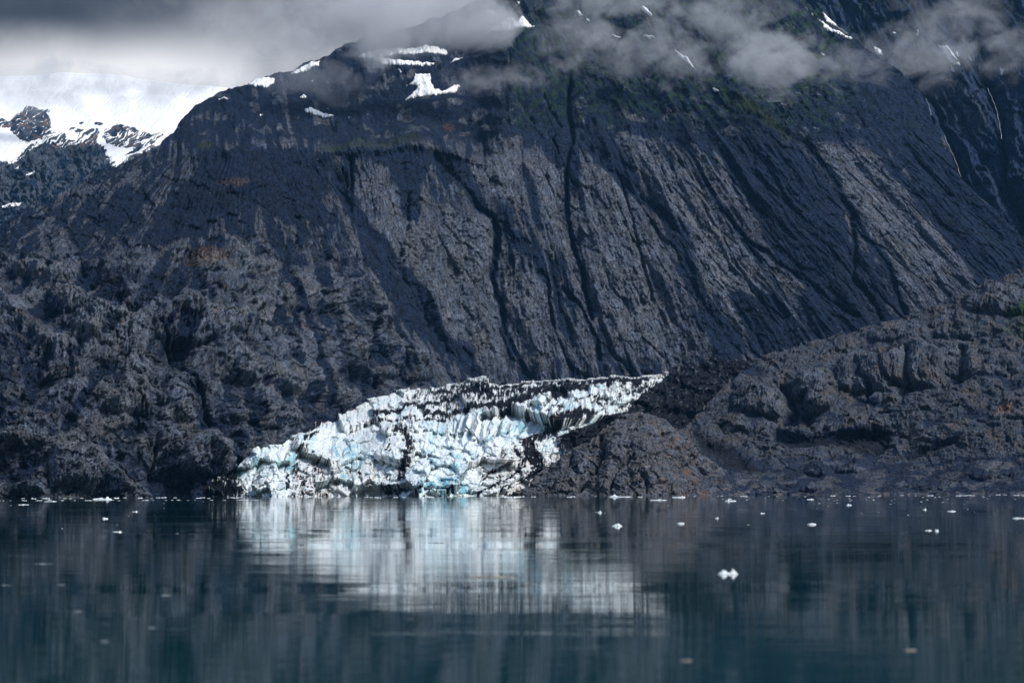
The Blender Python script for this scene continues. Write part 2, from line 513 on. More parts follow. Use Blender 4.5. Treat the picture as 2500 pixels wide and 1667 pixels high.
# gullies: points, half-width, depth in metres, scree tint strength, width of the wide trough
GUL = [
    ([(1395, 150), (1387, 229), (1401, 336), (1384, 411), (1387, 500), (1394, 554), (1408, 608), (1423, 665), (1438, 742), (1452, 800)], 5, 46, .7, 34),
    ([(1347, 330), (1362, 360), (1380, 400)], 4, 24, .8, 14),
    ([(1056, 374), (1098, 405), (1148, 462), (1190, 512), (1213, 528), (1220, 570), (1213, 627), (1209, 677), (1228, 742), (1236, 799), (1255, 849), (1282, 906), (1300, 930)], 6, 30, 1.0, 26),
    ([(1316, 654), (1335, 684), (1339, 723), (1350, 780), (1358, 822), (1385, 876), (1400, 906)], 4, 28, .5, 20),
    ([(1366, 692), (1389, 715), (1415, 746), (1438, 792), (1458, 837), (1465, 890)], 5, 22, .8, 18),
    ([(1500, 400), (1523, 455), (1542, 524), (1557, 585), (1569, 638), (1584, 692), (1600, 740)], 3.5, 24, .3, 22),
    ([(1461, 772), (1477, 818), (1496, 864), (1519, 887), (1550, 925)], 5, 22, .4, 20),
    ([(1400, 290), (1427, 340), (1465, 390), (1511, 436), (1557, 474), (1615, 512), (1660, 562), (1680, 640), (1696, 711), (1735, 768), (1760, 870)], 8, 26, 1.0, 30),
    ([(1700, 400), (1746, 483), (1781, 533), (1831, 583), (1910, 643), (1971, 683), (2038, 736), (2124, 786)], 6, 22, .7, 26),
    ([(1620, 330), (1690, 440), (1730, 520), (1800, 640), (1850, 720), (1900, 800)], 4, 16, .3, 26),
    ([(1560, 300), (1610, 420), (1640, 470)], 4, 12, .3, 20),
    ([(1780, 260), (1880, 300), (1974, 340), (2003, 376), (2046, 433), (2063, 483), (2081, 511), (2110, 568), (2160, 626), (2181, 697), (2213, 768), (2225, 820)], 7, 34, 1.0, 30),
    ([(2081, 511), (2088, 590), (2085, 683), (2135, 733), (2160, 790)], 6, 26, .8, 22),
    ([(2040, 210), (2110, 300), (2178, 411), (2267, 508), (2345, 590), (2400, 690), (2425, 720)], 8, 20, 1.0, 26),
    ([(815, 400), (830, 447), (868, 524), (918, 577), (956, 623), (1002, 665), (1037, 723), (1060, 772), (1086, 826), (1136, 883), (1194, 935)], 11, 34, 1.0, 34),
    ([(998, 470), (998, 501), (1004, 554), (995, 608), (991, 646)], 3.5, 22, .3, 18),
    ([(1050, 735), (1054, 772), (1062, 795)], 3, 20, .3, 10),
    ([(859, 380), (859, 420), (857, 466)], 4, 30, .6, 12),
    ([(836, 405), (843, 430), (848, 460)], 4, 24, .6, 10),
    ([(905, 400), (903, 450), (915, 540)], 3, 10, .2, 14),
    ([(926, 740), (918, 790), (908, 850), (906, 900), (925, 960)], 5, 34, .5, 18),
    ([(965, 800), (985, 850), (1000, 900), (1000, 950)], 4, 20, .4, 16),
    ([(707, 560), (699, 665), (725, 720), (749, 762), (766, 833), (791, 918), (806, 964), (815, 1000)], 7, 34, .9, 24),
    ([(850, 880), (870, 930), (890, 970)], 4, 22, .3, 16),
    ([(311, 740), (313, 790), (311, 840)], 4, 26, .3, 16),
    ([(385, 775), (398, 810), (410, 850), (421, 876), (476, 922), (505, 1002), (520, 1060)], 5, 26, .6, 20),
    ([(460, 700), (500, 760), (540, 800), (600, 850), (640, 930), (665, 1000)], 4, 14, .3, 22),
    ([(345, 960), (340, 1010), (337, 1050)], 3.5, 20, .2, 16),
    ([(379, 1060), (374, 1110), (368, 1175)], 4, 26, .4, 18),
    ([(526, 1058), (548, 1080), (568, 1107), (590, 1135)], 6, 24, .8, 20),
    ([(240, 930), (200, 975), (178, 1015), (150, 1060)], 8, 22, .8, 24),
    ([(445, 620), (470, 660), (500, 710), (520, 740)], 7, 24, .7, 24),
    ([(190, 800), (196, 840), (200, 880)], 4, 18, .3, 20),
    ([(110, 1120), (118, 1160), (112, 1205)], 5, 22, .4, 20),
    ([(270, 1050), (260, 1110), (262, 1180)], 5, 22, .4, 20),
    ([(560, 372), (507, 420), (470, 470), (430, 540), (400, 610)], 12, 22, .7, 34),
    ([(640, 372), (700, 440), (720, 500), (707, 560)], 8, 14, .8, 34),
    ([(1325, 225), (1350, 270), (1372, 310)], 4, 20, .5, 14),
    ([(1260, 215), (1280, 255), (1310, 300)], 5, 14, .4, 14),
    ([(60, 620), (30, 700), (0, 760)], 6, 16, .3, 30),
    ([(250, 520), (180, 640), (120, 720)], 6, 14, .4, 30),
    ([(380, 440), (300, 560), (250, 640)], 6, 12, .5, 30),
]
DARKP = [   # bare dark shale gravel, plus left-facing walls with their shade painted in, traced
    [(1380, 215), (1420, 300), (1500, 330), (1570, 440), (1560, 470), (1500, 430), (1430, 350), (1400, 420), (1370, 400), (1340, 320)],
    [(820, 368), (1000, 355), (1150, 392), (1200, 500), (1180, 520), (1110, 440), (1060, 400), (1030, 470), (1020, 540), (985, 500), (960, 420), (900, 400), (860, 400)],
    [(1660, 562), (1700, 640), (1740, 740), (1815, 800), (1822, 890), (1750, 880), (1700, 720), (1670, 650)],
    [(1750, 340), (1850, 330), (1960, 350), (2040, 440), (2070, 520), (2085, 680), (2130, 790), (2000, 850), (1950, 780), (1970, 700), (1880, 600), (1840, 500), (1780, 420)],
    [(2150, 330), (2220, 420), (2300, 510), (2370, 590), (2430, 700), (2600, 760), (2600, 560), (2440, 520), (2360, 450), (2300, 340), (2230, 220), (2120, 200), (2060, 230)],
    [(520, 362), (820, 372), (800, 480), (700, 560), (600, 500), (480, 600), (330, 620), (420, 500)],
    [(868, 500), (918, 560), (960, 640), (1040, 760), (1090, 850), (1000, 800), (940, 720), (880, 600)],
    [(720, 440), (790, 500), (830, 560), (760, 560), (700, 520)],
    [(1500, 220), (1600, 240), (1560, 270), (1480, 250)],
    [(1850, 870), (1780, 700), (1900, 720), (1990, 840)],
    [(400, 1160), (560, 1150), (590, 1215), (400, 1215)],
    [(1270, 400), (1290, 470), (1310, 560), (1330, 570), (1320, 480), (1290, 400)],
    [(1225, 540), (1320, 600), (1340, 660), (1290, 640), (1240, 590)],
]
LIGHTP = [  # clean pale slabs
    [(1160, 380), (1300, 360), (1370, 400), (1390, 560), (1400, 640), (1330, 560), (1250, 500), (1160, 470)],
    [(1440, 340), (1560, 480), (1620, 700), (1720, 860), (1500, 880), (1440, 700), (1400, 520)],
    [(1400, 230), (1540, 250), (1640, 420), (1720, 560), (1830, 640), (2010, 690), (1940, 700), (1780, 600), (1600, 500), (1500, 330)],
    [(1850, 210), (1990, 340), (2100, 350), (2200, 470), (2350, 640), (2440, 730), (2230, 790), (2170, 640), (2110, 560), (2010, 400), (1960, 330)],
    [(1660, 400), (1760, 500), (1860, 680), (1980, 860), (1840, 850), (1740, 700), (1690, 570)],
    [(880, 420), (1000, 470), (1200, 540), (1210, 700), (1240, 900), (1110, 800), (1000, 650), (900, 540)],
    [(1230, 640), (1330, 700), (1380, 860), (1290, 890), (1240, 760)],
]
LUMPS = [  # rounded bedrock knobs on the left massif: x, y, half-width, half-height, metres
    (455, 790, 85, 70, 34), (250, 800, 80, 60, 26), (140, 880, 80, 50, 24), (560, 880, 60, 60, 18), (640, 780, 80, 60, 18), (600, 680, 90, 50, 14),
    (300, 970, 90, 60, 26), (430, 990, 60, 55, 18), (190, 1150, 80, 60, 26), (500, 1120, 75, 60, 30), (400, 1110, 60, 60, 22), (60, 1050, 70, 60, 20),
    (250, 1180, 50, 40, 18), (80, 1185, 50, 40, 18), (610, 990, 60, 50, 18), (540, 630, 70, 50, 14), (450, 610, 55, 40, 14), (350, 640, 60, 45, 12),
    (120, 640, 80, 60, 12), (40, 800, 70, 60, 16), (720, 900, 60, 70, 14), (950, 870, 40, 60, 20), (1020, 880, 50, 60, 16), (880, 830, 35, 60, 14),
    (680, 1010, 60, 45, 14), (330, 880, 50, 40, 14), (180, 730, 70, 40, 12), (800, 700, 60, 60, 10), (560, 780, 60, 40, 10)]
RIDGES = [  # crests of the rock buttresses on the left massif: points, half-width, metres
    ([(455, 735), (500, 770), (545, 815), (600, 880), (640, 960)], 52, 26), ([(560, 600), (660, 630), (720, 700), (762, 800), (785, 900), (800, 960)], 44, 20),
    ([(250, 745), (225, 820), (195, 900), (190, 960)], 48, 22), ([(430, 985), (480, 1060), (560, 1150)], 46, 22), ([(330, 770), (325, 860), (290, 960), (300, 1040)], 40, 18),
    ([(130, 1120), (180, 1090), (240, 1120), (300, 1180)], 40, 20), ([(60, 960), (120, 940), (180, 980)], 36, 14), ([(430, 600), (500, 640), (600, 720), (690, 840), (720, 930)], 30, 12),
    ([(20, 780), (70, 720), (160, 660)], 40, 14), ([(930, 740), (960, 800), (1020, 860), (1060, 910)], 26, 16)]
TERR = [(480, 372), (536, 359), (643, 347), (750, 351), (830, 357), (901, 360), (1001, 345), (1060, 352), (1137, 372), (1200, 390)]

def fall_coord(U, V):
    """coordinate constant along the fall line of the ribbed cliff"""
    k0 = np.array([[-500, -.35], [200, -.35], [600, .1], [1000, .22], [1300, .20], [1500, .34], [1750, .58], [2000, .72], [2300, .85], [3000, .9]])
    s = U.copy()
    for _ in range(3):
        s = U - np.interp(s, k0[:, 0], k0[:, 1]) * (V - 620)
    return s

def knob_field(U, V, wx, wy, seed):
    f1, f2, cid = worley(U / wx, V / wy, seed)
    return 1 - np.clip(f1, 0, 1) ** 1.6, np.clip((f2 - f1) * 4, 0, 1), cid

def shape_main(U, V, D):
    wx = fbm(U / 60, V / 60, 4, 11) * 5.5 + fbm(U / 13, V / 13, 2, 12) * 3
    wy = fbm(U / 60, V / 60, 4, 21) * 10
    u, v = U + wx, V + wy
    S = fall_coord(U + wx * .5, V)
    left = sstep(1020, 800, U - (V - 700) * 0.55)             # lumpy massif against the ribbed cliff
    left = np.clip(left, 0, 1) * sstep(330, 480, V)
    right = sstep(1900, 2150, U)
    h = fbm(U / 330, V / 330, 4, 31) * 26
    # ribs running down the fall line
    S = S + fbm(U / 140, V / 140, 2, 40) * 9
    r1 = ridged(S / 105, V / 620, 3, 41, .4) ; r2 = ridged(S / 30, V / 150, 4, 42); r3 = ridged(S / 9, V / 60, 3, 43)
    rib = (r1 - .5) * 22 + (r2 - .5) * 6.5 * (.4 + 1.2 * sstep(-.3, .4, fbm(S / 60, V / 160, 3, 44))) + (r3 - .5) * 2.2
    # knobs
    kd, ke, kc = knob_field(u, v, 74, 56, 51)
    kd2, ke2, kc2 = knob_field(u + wx, v + wy, 27, 22, 52)
    knob = kd * 12 + kc * 4 + kd2 * 1 + (ridged(u / 44, v / 34, 3, 53) - .5) * 6
    # streaky strata
    st = ridged((u * .75 + v * .65) / 60, (v * .75 - u * .65) / 16, 4, 54)
    up = sstep(400, 300, V)                                   # upper slopes, softer
    fa, ea = facets(S / 34, V / 95, 57); fb, eb = facets(S / 13, V / 30, 58); fc, ec = facets((S + wx) / 5.5, V / 9, 59)
    fd, ed = facets(u / 40, v / 34, 60); fe, ee = facets((u + v * .3) / 15, (v - u * .2) / 13, 66)
    rib = rib + fa * 6 + fb * 3.0 + fc * 1.4 - 3 * np.exp(-ea / .05) - 1.5 * np.exp(-eb / .06)
    knob = knob + fd * 6 + fe * 3 + fc * 1.2 - 3 * np.exp(-ed / .04) - 2 * np.exp(-ee / .06)
    h = h + rib * (1 - left) * (1 - .55 * up) * (1 - .25 * right) + (knob + (st - .5) * 3.5) * left
    h = h + up * (fbm(u / 45, v / 30, 4, 55) * 12 + (ridged(u / 80, v / 70, 4, 56) - .5) * 14)
    lump = np.zeros(U.shape)
    vs = ridged((u + wx * .6) / 9, v / 60, 3, 68)
    # the upper left slope is a fan of debris streaked outwards from the edge of the bench
    th = np.arctan2(U + wx * .3 - 610, V - 150) ; rr_ = np.hypot(U - 610, V - 150)
    fan = sstep(360, 400, V) * sstep(700, 560, V + fbm(U / 90, V / 90, 3, 69) * 90) * sstep(880, 780, U)
    fs = ridged(th * 34, rr_ / 170, 4, 70); fs2 = ridged(th * 90, rr_ / 60, 3, 73)
    h = h + fan * ((fs - .5) * 9 + (fs2 - .5) * 3.5)
    rad1 = ridged(th * 11 + wx * .03, rr_ / 190 + wy * .02, 4, 76, .55); rad2 = ridged(th * 30 + wx * .03, rr_ / 70, 4, 77, .55)
    h = h + left * (1 - fan) * ((rad1 - .55) * 18 + (rad2 - .55) * 6)
    big_l = ridged(u / 170, v / 120, 3, 78, .45)
    h = h + left * (1 - fan) * (big_l - .55) * 44
    rdg = np.zeros(U.shape)
    for pts, w, m in RIDGES:
        d, _, _ = line_dist(u, v, pts, 200)
        t_ = np.clip(1 - d / w, 0, 1) ** 1.3
        h = h + m * t_
        rdg = np.maximum(rdg, t_)
    left = left * (1 - .75 * fan)
    for x, y, a, b, m in LUMPS:
        q = ((u - x) / a) ** 2 + ((v - y) / b) ** 2
        q = np.where(v > y, ((u - x) / a) ** 2 + ((v - y) / (b * .85)) ** 4, q)
        c_ = np.clip(1 - q, 0, 1) ** .75
        h = h + m * 1.5 * c_ * (.85 + .3 * vs)
        lump = np.maximum(lump, c_)
    scree_shade = np.zeros(U.shape, F32)
    for pts, w, m, sc, wide in GUL:
        d, sg, al = line_dist(u, v, pts, 160)
        end = sstep(0, .07, al) * sstep(1.0, .93, al) * (1 if w >= 7 else .7 + .3 * np.clip(1 + fbm(U / 40, V / 40, 2, 61) * 2, 0, 2))
        prof = np.exp(-(d / (w * .8)) ** 2)
        trough = np.exp(-(d / wide) ** 2)
        wf = 1.0 if w < 7 else .45
        h = h - (prof * m * .50 * wf + trough * m * .26) * end
        scree_shade = np.maximum(scree_shade, (sc * sstep(max(w * 2.2, wide * .42), w * .8, d) * end).astype(F32))
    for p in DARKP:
        scree_shade = np.maximum(scree_shade, soft_poly(u + r2 * 8, v + r2 * 30 - 15, p, 9) * .95)
    scree_shade = np.maximum(scree_shade, fan * sstep(.35, .6, fs * .6 + fs2 * .3 + fbm(u / 50, v / 50, 3, 74) * .5 + .04) * .8)
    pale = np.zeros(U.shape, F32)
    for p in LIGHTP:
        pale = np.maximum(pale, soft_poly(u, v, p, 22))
    # generic scree in hollows and on benches, tongues of it run down between ribs
    hol = sstep(.12, -.30, (r2 - .55) + fbm(S / 50, V / 200, 3, 62) * .8)
    hol2 = sstep(.1, .5, fbm(u / 50, v / 34, 4, 63) - kd * .25 + .15)
    scree_shade = np.maximum(scree_shade, np.where(left > .5, np.clip(hol2 * .34 + .5 * sstep(.56, .42, rad1) + .45 * sstep(.52, .36, big_l) - .22 * lump - .4 * rdg, 0, 1), hol * .75 * (1 - pale * .8)))
    scree_shade = np.maximum(scree_shade, up * sstep(-.45, .05, fbm(u / 60, v / 30, 4, 64)) * .85)
    scree_shade = np.maximum(scree_shade, right * sstep(-.2, .1, fbm(u / 40, v / 60, 4, 67)) * (1 - pale) * .8)  # right flank: its shade is put into the colour as dark ground
    gr = fbm(u / 7, v / 7, 3, 65)
    scree_shade = sstep(.28, .62, scree_shade + gr * .16).astype(F32)
    # scree smooths the surface
    det = ridged(u / 9, v / 9, 4, 71); det2 = fbm(u / 4.2, v / 4.2, 2, 72)
    h = h + (1 - scree_shade * .75) * ((det - .5) * 1.6 + det2 * 1.2)
    # albedo
    big = fbm(u / 150, v / 150, 3, 81)
    col = np.broadcast_to(ROCK, U.shape + (3,)).copy()
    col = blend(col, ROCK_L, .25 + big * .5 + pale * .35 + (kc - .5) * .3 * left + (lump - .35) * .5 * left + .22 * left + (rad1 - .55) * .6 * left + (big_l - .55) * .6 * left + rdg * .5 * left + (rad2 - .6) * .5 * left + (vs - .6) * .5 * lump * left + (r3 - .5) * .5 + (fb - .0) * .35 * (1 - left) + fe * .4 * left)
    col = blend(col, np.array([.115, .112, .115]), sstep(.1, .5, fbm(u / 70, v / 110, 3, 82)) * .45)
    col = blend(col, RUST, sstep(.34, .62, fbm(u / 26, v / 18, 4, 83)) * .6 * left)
    col = blend(col, SCREE_SHADE, scree_shade)
    # wet streaks and water stains down the ribs
    stn = ridged(S / 5, V / 130, 3, 84)
    col = blend(col, SCREE_SHADE * .8, sstep(.62, .85, stn) * .55 * (1 - left))
    # alpine heath and mosses on the upper benches
    veg = sstep(330, 235, V + fbm(u / 60, v / 40, 3, 91) * 60) * sstep(1180, 1300, U) * sstep(2120, 2010, U)
    veg = veg * sstep(-.15, .25, fbm(u / 22, v / 14, 4, 92))
    d, sg, al = line_dist(u, v, [(800, 356), (900, 352), (1010, 338)], 80)
    veg2 = sstep(14, 4, d) * .6
    d, _, _ = line_dist(u, v, [(1790, 240), (1880, 290), (1925, 325)], 80)
    veg3 = sstep(18, 4, d) * .8
    d, _, _ = line_dist(u, v, [(486, 358), (512, 348)], 60)
    veg4 = sstep(9, 3, d) * .9
    veg5 = sstep(.3, .5, fbm(u / 30, v / 16, 4, 93)) * sstep(360, 330, V) * sstep(230, 270, V) * sstep(640, 900, U) * sstep(1250, 1150, U) * .7
    veg6 = sstep(.25, .5, fbm(u / 20, v / 20, 4, 94)) * sstep(430, 300, V) * sstep(1600, 1700, U) * sstep(1950, 1850, U) * .8
    col = blend(col, GREEN, veg * .85)
    col = blend(col, np.array([.026, .040, .018]), np.maximum.reduce([veg2, veg3, veg4, veg5 * .6, veg6 * .6]))
    # rusty knob scree, traced
    for x, y, a, b in ((570, 450, 38, 9), (500, 640, 50, 18), (1095, 310, 14, 12)):
        col = blend(col, RUST * .8, np.clip(1.6 - ((u - x) / a) ** 2 - ((v - y) / b) ** 2, 0, 1) * sstep(-.2, .2, det2) * .7)
    g = 1 + fbm(U / 3.1, V / 3.1, 2, 95) * .6 + fbm(S / 3.2, V / 14, 2, 96) * .5 * (1 - left)
    return h, (col * np.clip(g, .4, 1.8)[..., None]).astype(F32)

def depth_main(U, V):
    D = DEPTH_M(U, V)
    ty = np.interp(U, *np.array(TERR, float).T) + fbm(U / 40, U * 0, 3, 5) * 6
    w = sstep(440, 560, U) * sstep(1260, 1120, U)
    D = D * (1 + w * (.055 * sstep(0, 14, ty - V) + .03 * sstep(14, 60, ty - V)))
    # pull the wall under the bench forward a little so that the edge stands out
    D = D * (1 - w * .012 * np.exp(-((V - ty - 6) / 14) ** 2))
    return D

cm = columns(-60, 2560, 1500, -500, 3000, 40)
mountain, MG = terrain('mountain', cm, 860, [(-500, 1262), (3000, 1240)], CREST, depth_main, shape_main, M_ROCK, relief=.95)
tag(mountain, 'huge dark grey ribbed rock mountain rising from the fjord into cloud', kind='structure')

# ------------------------------------------------------------------ the darker wall behind on the right
def shape_back(U, V, D):
    u = U + fbm(U / 50, V / 50, 3, 111) * 14; v = V + fbm(U / 50, V / 50, 3, 112) * 14
    S = u - .55 * (v - 400)
    h = fbm(U / 200, V / 200, 3, 113) * 50
    r1 = ridged(S / 75, V / 500, 3, 114); r2 = ridged(S / 24, V / 140, 4, 115); r3 = ridged(u / 10, v / 16, 4, 116)
    h = h + (r1 - .5) * 34 + (r2 - .5) * 12 + (r3 - .5) * 4 + facets(S / 16, v / 40, 119)[0] * 18 + facets(u / 7, v / 10, 120)[0] * 7
    for pts, w, m in (([(2230, 180), (2253, 214), (2275, 250), (2310, 330), (2345, 430), (2400, 520)], 7, 50), ([(2400, 180), (2415, 215), (2440, 290), (2440, 350), (2450, 420), (2500, 560)], 8, 60),
                      ([(2330, 250), (2390, 360), (2440, 460), (2500, 540)], 6, 30)):
        d, _, _ = line_dist(u, v, pts, 150)
        h = h - m * (np.exp(-(d / w) ** 2) + .7 * np.exp(-(d / 30) ** 2))
    col = np.broadcast_to(SCREE_SHADE * 1.9, U.shape + (3,)).copy()
    q = soft_poly(u, v, [(2253, 200), (2330, 190), (2400, 250), (2410, 310), (2370, 330), (2290, 260)], 14)
    col = blend(col, ROCK, np.maximum(q * .8, sstep(.55, .75, r2) * .35))
    col = blend(col, GREEN * .8, sstep(220, 100, V) * sstep(-.1, .3, fbm(u / 30, v / 20, 4, 117)) * .6)
    g = 1 + fbm(U / 3.1, V / 3.1, 2, 118) * .5
    return h, (col * np.clip(g, .4, 1.8)[..., None]).astype(F32)
DEPTH_B = rbf([(1700, 760, 3300), (2300, 760, 3300), (3000, 900, 3300), (1700, 300, 4300), (2300, 300, 3900), (2700, 300, 3600), (1800, -260, 5000), (2400, -260, 4700), (3000, -200, 4300), (2400, 50, 4200)])
back, BG = terrain('mountain', columns(1840, 2560, 430, 1500, 3300, 30), 420, [(1500, 900), (3300, 1100)], [(1500, -120), (1800, -240), (2400, -280), (3300, -150)],
                  DEPTH_B, shape_back, M_ROCK, Dref=4000)
tag(back, 'steep near black mountain wall behind the main ridge, streaked by thin streams', kind='structure')

# ------------------------------------------------------------------ distant snow mountain, far left
SNOWLINE = [(-100, 372), (0, 385), (20, 398), (40, 390), (60, 370), (100, 345), (140, 352), (165, 350), (200, 338), (235, 345), (250, 360), (262, 388), (290, 404), (330, 380), (360, 366), (400, 350), (600, 330)]
def shape_snow(U, V, D):
    u = U + fbm(U / 30, V / 30, 4, 211) * 10; v = V + fbm(U / 30, V / 30, 4, 212) * 10
    h = fbm(U / 160, V / 160, 3, 213) * 120 + (ridged(u / 60, v / 60, 4, 214) - .5) * 110
    st = ridged((u * .62 + v * .78) / 9, (v * .62 - u * .78) / 60, 3, 215)       # couloirs slanting down to the left
    r = ridged(u / 16, v / 16, 4, 216)
    bare = sstep(-20, 30, v - np.interp(u, *np.array(SNOWLINE, float).T))
    h = fbm(U / 160, V / 160, 2, 213) * 60 + (ridged(u / 60, v / 60, 3, 214) - .5) * 60 * (.1 + bare) + (st - .5) * 20 * (.2 + bare) + (r - .5) * 34 * bare
    line = np.interp(u, *np.array(SNOWLINE, float).T)
    snow = sstep(8, -8, v - line - (st - .5) * 34)
    # rock showing through
    for x, y, a, b, k in ((75, 305, 42, 34, 1.35), (10, 300, 18, 12, 1.0), (240, 304, 7, 5, 1.2), (198, 301, 6, 3, 1), (185, 318, 24, 6, .75), (110, 270, 20, 8, .5),
                          (300, 335, 50, 30, .95), (350, 345, 30, 24, .85), (225, 330, 20, 22, .7), (130, 335, 40, 14, .8), (380, 330, 26, 10, .6)):
        q = k * 1.25 - ((u - x) / a) ** 2 - ((v - y) / b) ** 2
        snow = snow * (1 - np.clip(q * 2, 0, 1) * sstep(.25 + .25 * k, .15 + .2 * k, st * .62))
    sp = sstep(.50, .62, fbm(u / 9, v / 6, 4, 217)) * sstep(270, 300, V)
    snow = snow * (1 - sp)
    for p in ([(-20, 330), (18, 345), (52, 372), (50, 378), (20, 397), (0, 392), (-40, 400)], [(5, 505), (30, 497), (52, 494), (46, 502), (22, 508), (6, 509)],
              [(62, 428), (82, 418), (84, 422), (70, 429)], [(36, 412), (46, 402), (44, 410)], [(278, 400), (300, 396), (316, 385), (296, 388)]):
        snow = np.maximum(snow, soft_poly(u * .4 + U * .6, v * .4 + V * .6, p, 3))
    snow = (snow > .5).astype(F32)
    col = np.broadcast_to(ROCK * .9, U.shape + (3,)).copy()
    col = blend(col, SCREE_SHADE, sstep(-.1, .3, fbm(u / 24, v / 24, 3, 218)))
    col = blend(col, RUST * .9, sstep(.1, .4, fbm(u / 24, v / 10, 3, 219)) * sstep(380, 350, V) * .7)
    col = col * np.clip(1 + fbm(U / 3.1, V / 3.1, 2, 220) * .5, .4, 1.8)[..., None]
    return h + snow * 6, np.concatenate([col, snow[..., None]], 2).astype(F32)
M_SNOWROCK, T = new_mat('snow_and_rock')
at = T.n('ShaderNodeAttribute', attribute_name='tint')
co = T.n('ShaderNodeTexCoord').outputs['Object']
g = T.noise(co, 0.06, 6.0, 0.7)
c = T.mix(1.0, at.outputs['Color'], T.mix(T.ramp(g, .3, .7), (.5, .5, .5), (1.5, 1.5, 1.5)), 'MULTIPLY')
c = T.mix(T.ramp(at.outputs['Alpha'], .4, .6), c, (.92, .92, .92))
b = T.n('ShaderNodeBump'); b.inputs['Strength'].default_value = .7
T.l(T.math('MULTIPLY', g, 26.0), b.inputs['Height'])
p = T.n('ShaderNodeBsdfPrincipled'); T.l(c, p.inputs['Base Color']); p.inputs['Roughness'].default_value = .85
p.inputs['Specular IOR Level'].default_value = .1
T.l(b.outputs[0], p.inputs['Normal'])
o = T.n('ShaderNodeOutputMaterial'); T.l(p.outputs[0], o.inputs[0])
DEPTH_S = rbf([(-600, 1000, 4800), (0, 560, 5400), (600, 700, 5400), (0, 300, 6200), (400, 300, 6400), (0, 180, 7200), (400, 180, 7300), (-600, 300, 6200), (800, 200, 7000)])
snowm, _ = terrain('snow_mountain', columns(-30, 520, 520, -500, 800, 20), 380, [(-500, 900), (800, 700)], [(-500, 260), (0, 190), (150, 178), (300, 186), (450, 205), (800, 230)],
                   DEPTH_S, shape_snow, M_SNOWROCK, lift=.15, Dref=6500, back=(2500, .9))
tag(snowm, 'distant snow covered mountain slope with dark rock bands under low cloud', kind='structure')

# ------------------------------------------------------------------ snow patches lying on the mountain
def make_patch(i, poly, label, ragged=2.5, grp='snow patches on the mountain', G=None):
    P = np.array(poly, float)
    x0, y0 = P.min(0) - 6; x1, y1 = P.max(0) + 6
    nx = int(min(220, max(14, (x1 - x0) / 1.1))); ny = int(min(160, max(12, (y1 - y0) / 1.1)))
    u, v = np.meshgrid(np.linspace(x0, x1, nx), np.linspace(y0, y1, ny))
    Um, Vm, Pm, Nm, hm = G or MG
    ci = np.clip(np.searchsorted(Um[0], u.ravel()) - 1, 0, Um.shape[1] - 2)
    fx = (u.ravel() - Um[0, ci]) / (Um[0, ci + 1] - Um[0, ci])
    top = Vm[-1]; bot = Vm[0]
    rr = (v.ravel() - bot[ci]) / (top[ci] - bot[ci]) * (Um.shape[0] - 1)
    rr = np.clip(rr, 0, Um.shape[0] - 1.001); ri = rr.astype(int); fy = rr - ri
    def samp(A):
        return (A[ri, ci] * ((1 - fx) * (1 - fy))[:, None] + A[ri, ci + 1] * (fx * (1 - fy))[:, None] + A[ri + 1, ci] * ((1 - fx) * fy)[:, None] + A[ri + 1, ci + 1] * (fx * fy)[:, None])
    p = samp(Pm); n = samp(Nm)
    w = fbm(u / 9, v / 6, 4, 300 + i) * ragged * 1.8 + fbm(u / 2.6, v / 2.6, 2, 400 + i) * ragged
    d, _, _ = line_dist(u, v, list(P) + [P[0]], 400)
    s = np.where(inside(u, v, P), d, -d) + w
    keep = s > 0
    th = np.clip(s, 0, 3).ravel() * 1.2 + .8
    n = n * np.array([1, 1, 1]) + np.array([0, 0, .35])
    up = p + n * th[:, None]
    lo = p - n * 1.5
    q = grid_quads(ny, nx)
    k = keep.ravel()[q].all(1)
    q = q[k]
    if len(q) < 2: return
    E = np.concatenate([q[:, [0, 1]], q[:, [1, 2]], q[:, [2, 3]], q[:, [3, 0]]])
    key = np.sort(E, 1); key = key[:, 0].astype(np.int64) * 10 ** 7 + key[:, 1]
    _, inv, cnt = np.unique(key, return_inverse=True, return_counts=True)
    e = E[cnt[inv] == 1]
    nq = len(p)
    side = np.stack([e[:, 1], e[:, 0], e[:, 0] + nq, e[:, 1] + nq], 1)
    V2 = np.concatenate([up, lo]); Q = np.concatenate([q, side])
    used, invq = np.unique(Q, return_inverse=True)
    o = mesh_from('snow_patch', V2[used], invq.reshape(-1, 4), None, M_SNOW)
    tag(o, label, 'snow patch', grp)

